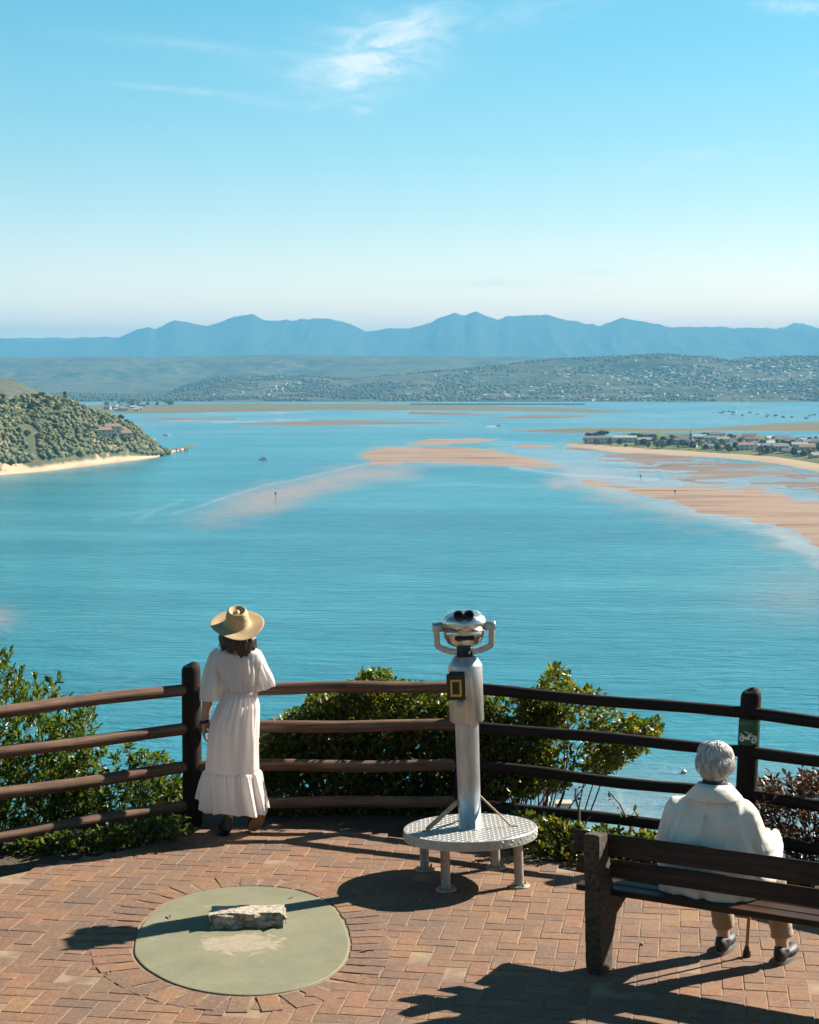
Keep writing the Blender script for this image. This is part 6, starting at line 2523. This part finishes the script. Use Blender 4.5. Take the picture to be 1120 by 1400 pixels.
def build_shrubs():
    shrub('shrub', 'tall bright green shrub with upright leaves behind the left fence', 'shrub',
          [(-420, 760), (-200, 800), (-60, 880), (0, 890), (12, 890), (16, 915), (38, 925), (60, 937), (76, 922), (84, 930), (78, 950), (100, 948), (110, 955), (122, 962), (132, 985), (128, 1010), (120, 1050), (110, 1110), (60, 1150), (-100, 1200), (-420, 1230)],
          (12.9, 14.2), 5200, 11, .066, .019, M['leaf_left'], 1, up=.72, spread=.38, stems=50, clus=.075, gaps=.36)
    shrub('shrub', 'low green shrub filling the gap left of the corner post', 'shrub',
          [(112, 1030), (140, 1015), (168, 1010), (185, 1022), (205, 1030), (225, 1033), (246, 1045), (256, 1060), (256, 1115), (200, 1135), (120, 1150), (60, 1160), (70, 1090)],
          (12.9, 13.7), 800, 10, .055, .022, M['leaf_left'], 2, up=.5, spread=.7, stems=40, clus=.05, gaps=.38)
    shrub('shrub', 'wide dense glossy shrub behind the fence between post and telescope', 'shrub',
          [(362, 1000), (378, 985), (400, 972), (415, 970), (424, 952), (445, 945), (470, 940), (490, 930), (497, 918), (530, 918), (535, 932), (560, 938), (610, 938), (660, 940), (670, 1000), (672, 1085), (655, 1140), (560, 1150), (430, 1140), (350, 1120), (345, 1040)],
          (13.22, 14.4), 6000, 10, .047, .023, M['leaf_mid'], 3, up=.5, spread=.75, stems=60, clus=.05, gaps=.24,
          density=lambda px, py: 1.0 if py < 1010 else .75)
    shrub('shrub', 'open spreading shrub with yellow tipped leaves right of the telescope', 'shrub',
          [(655, 950), (700, 945), (735, 945), (742, 925), (758, 912), (775, 918), (782, 938), (812, 944), (830, 952), (850, 962), (868, 985), (885, 992), (893, 980), (903, 990), (905, 1002), (890, 1012), (880, 1030), (855, 1040), (830, 1060), (800, 1055), (775, 1075), (740, 1082), (700, 1095), (660, 1095)],
          (13.15, 14.1), 2300, 9, .044, .023, M['leaf_mid'], 4, rootpx=690, up=.45, spread=.8, stems=34, clus=.05, gaps=.44,
          density=lambda px, py: (1.0 if py < 1000 else .45) * (1 if px < 840 else .7), stemr=.010)
    shrub('shrub', 'low lime green plant growing between telescope step and bench', 'plant',
          [(716, 1140), (730, 1120), (745, 1132), (765, 1126), (790, 1140), (800, 1165), (796, 1186), (770, 1190), (735, 1184), (715, 1172)],
          (12.2, 12.75), 260, 8, .062, .036, M['leaf_low'], 5, up=.45, spread=.85, stems=40, clus=.04, gaps=.34)
    shrub('shrub', 'small bright leafy plant seen through the bench back', 'plant',
          [(790, 1150), (830, 1146), (870, 1150), (905, 1165), (905, 1192), (860, 1192), (800, 1186)],
          (11.95, 12.4), 220, 8, .058, .036, M['leaf_low'], 6, up=.4, spread=.9, stems=25, clus=.035, gaps=.34)
    shrub('shrub', 'low plants with small leaves at the paving edge right of the seated person', 'plant',
          [(1040, 1200), (1080, 1188), (1130, 1185), (1180, 1200), (1180, 1245), (1080, 1228), (1040, 1222)],
          (11.1, 11.5), 200, 8, .04, .022, M['leaf_mid'], 7, up=.4, spread=.9, stems=15, clus=.03, gaps=.34)
    shrub('shrub', 'bronze leaved shrub behind the fence at the right edge', 'shrub',
          [(1022, 1090), (1030, 1062), (1045, 1070), (1060, 1056), (1085, 1060), (1100, 1052), (1120, 1056), (1300, 1040), (1380, 1100), (1380, 1260), (1120, 1225), (1060, 1205), (1025, 1180)],
          (11.75, 12.7), 1500, 10, .062, .017, M['leaf_red'], 8, up=.55, spread=.6, stems=90, clus=.06, gaps=.36)
    shrub('shrub', 'dark leafy growth at the fence foot below the left rails', 'plant',
          [(-90, 1166), (40, 1148), (120, 1136), (200, 1122), (250, 1118), (262, 1140), (170, 1158), (60, 1186), (-20, 1204), (-90, 1222)],
          (12.0, 12.95), 1300, 8, .045, .022, M['leaf_left'], 9, up=.45, spread=.8, stems=30, clus=.04, gaps=.30)
    shrub('shrub', 'leafy growth along the fence foot behind the woman and telescope', 'plant',
          [(350, 1100), (500, 1105), (640, 1095), (720, 1110), (730, 1150), (640, 1150), (520, 1138), (360, 1125)],
          (13.12, 13.6), 1100, 8, .048, .026, M['leaf_mid'], 10, up=.45, spread=.8, stems=40, clus=.04, gaps=.36)
    shrub('shrub', 'ragged low growth at the fence foot between telescope and right post', 'plant',
          [(700, 1108), (760, 1120), (820, 1132), (880, 1138), (960, 1150), (1010, 1150), (1010, 1195), (900, 1190), (800, 1180), (700, 1160)],
          (11.75, 12.5), 700, 8, .048, .026, M['leaf_mid'], 11, up=.4, spread=.9, stems=30, clus=.035, gaps=.36)
    # dry stalks in front of the water
    for i, (path, lb) in enumerate((([(862, 1130), (848, 1100), (832, 1082)], 'bare dry stalk leaning left against the water'), ([(880, 1130), (872, 1115), (866, 1106)], 'short dry twig beside the bench end'), ([(792, 1108), (786, 1090), (788, 1078)], 'dry stalk with red brown leaves beside the beacon'))):
        Y = 12.35
        pts = [at_y(px, py, Y) for px, py in path]
        o0 = pts[0].copy()
        o0.z = float(soil_z(np.array([o0.x]), np.array([o0.y]))[0])
        t = thing('dry_stalk', lb, 'stalk', o0)
        mb = MB(); mb.tube([Vector((0, 0, 0))] + [p - o0 for p in pts], [.009, .008, .006, .004], 6); mb.build('stem', M['dry'], t)
        r = np.random.default_rng(i + 50)
        n = 10 if i == 2 else 5
        q = r.integers(1, 3, n)
        Pm = np.array([tuple((pts[0].lerp(pts[2], u)) - o0) for u in r.uniform(.4, 1.0, n)])
        me = leaves_mesh('dry_leaves', Pm, r.normal(size=(n, 3)), np.full(n, .05), np.full(n, .025), r)
        obj('dry_leaves', me, t, M['leaf_low'] if i != 2 else M['leaf_red'])


build_shrubs()


def settle_albedo():
    """one place to set how dark the real surfaces are for this exposure"""
    keep = {'white_cotton': 1.0, 'cream_wool': .86, 'silver_paint': .9, 'polished_head': .95, 'tread_plate': .70, 'skin': .85, 'pale_skin': .85, 'black_rubber': .8, 'white_render': .70, 'cream_render': .68, 'pale_roof': .62,
            'white_hull': .85, 'sign_white': .9, 'galvanised_leg': .8, 'grey_hair': .8, 'white_strand': .9, 'woven_straw': .74, 'yellow_enamel': .8, 'dark_post': .6, 'bench_wood': .95, 'rough_stone': .95, 'tree_crown': 1.25, 'yellow_green_crown': 1.15, 'dark_crown': 1.0, 'scrub': 1.35, 'headland_cover': 1.1, 'grassy_hill': .62, 'far_hill_cover': .92, 'far_wood_crown': 1.2}
    for m_ in bpy.data.materials:
        if not m_.use_nodes or m_.name == 'air': continue
        k = keep.get(m_.name, .69)
        for n in m_.node_tree.nodes:
            if n.type == 'VALTORGB':
                for e in n.color_ramp.elements: e.color = (e.color[0] * k, e.color[1] * k, e.color[2] * k, 1)
            elif n.type == 'MIX' and n.data_type == 'RGBA' and n.blend_type == 'MIX':
                for i in (6, 7):
                    if not n.inputs[i].is_linked:
                        c = n.inputs[i].default_value
                        n.inputs[i].default_value = (c[0] * k, c[1] * k, c[2] * k, 1)


settle_albedo()
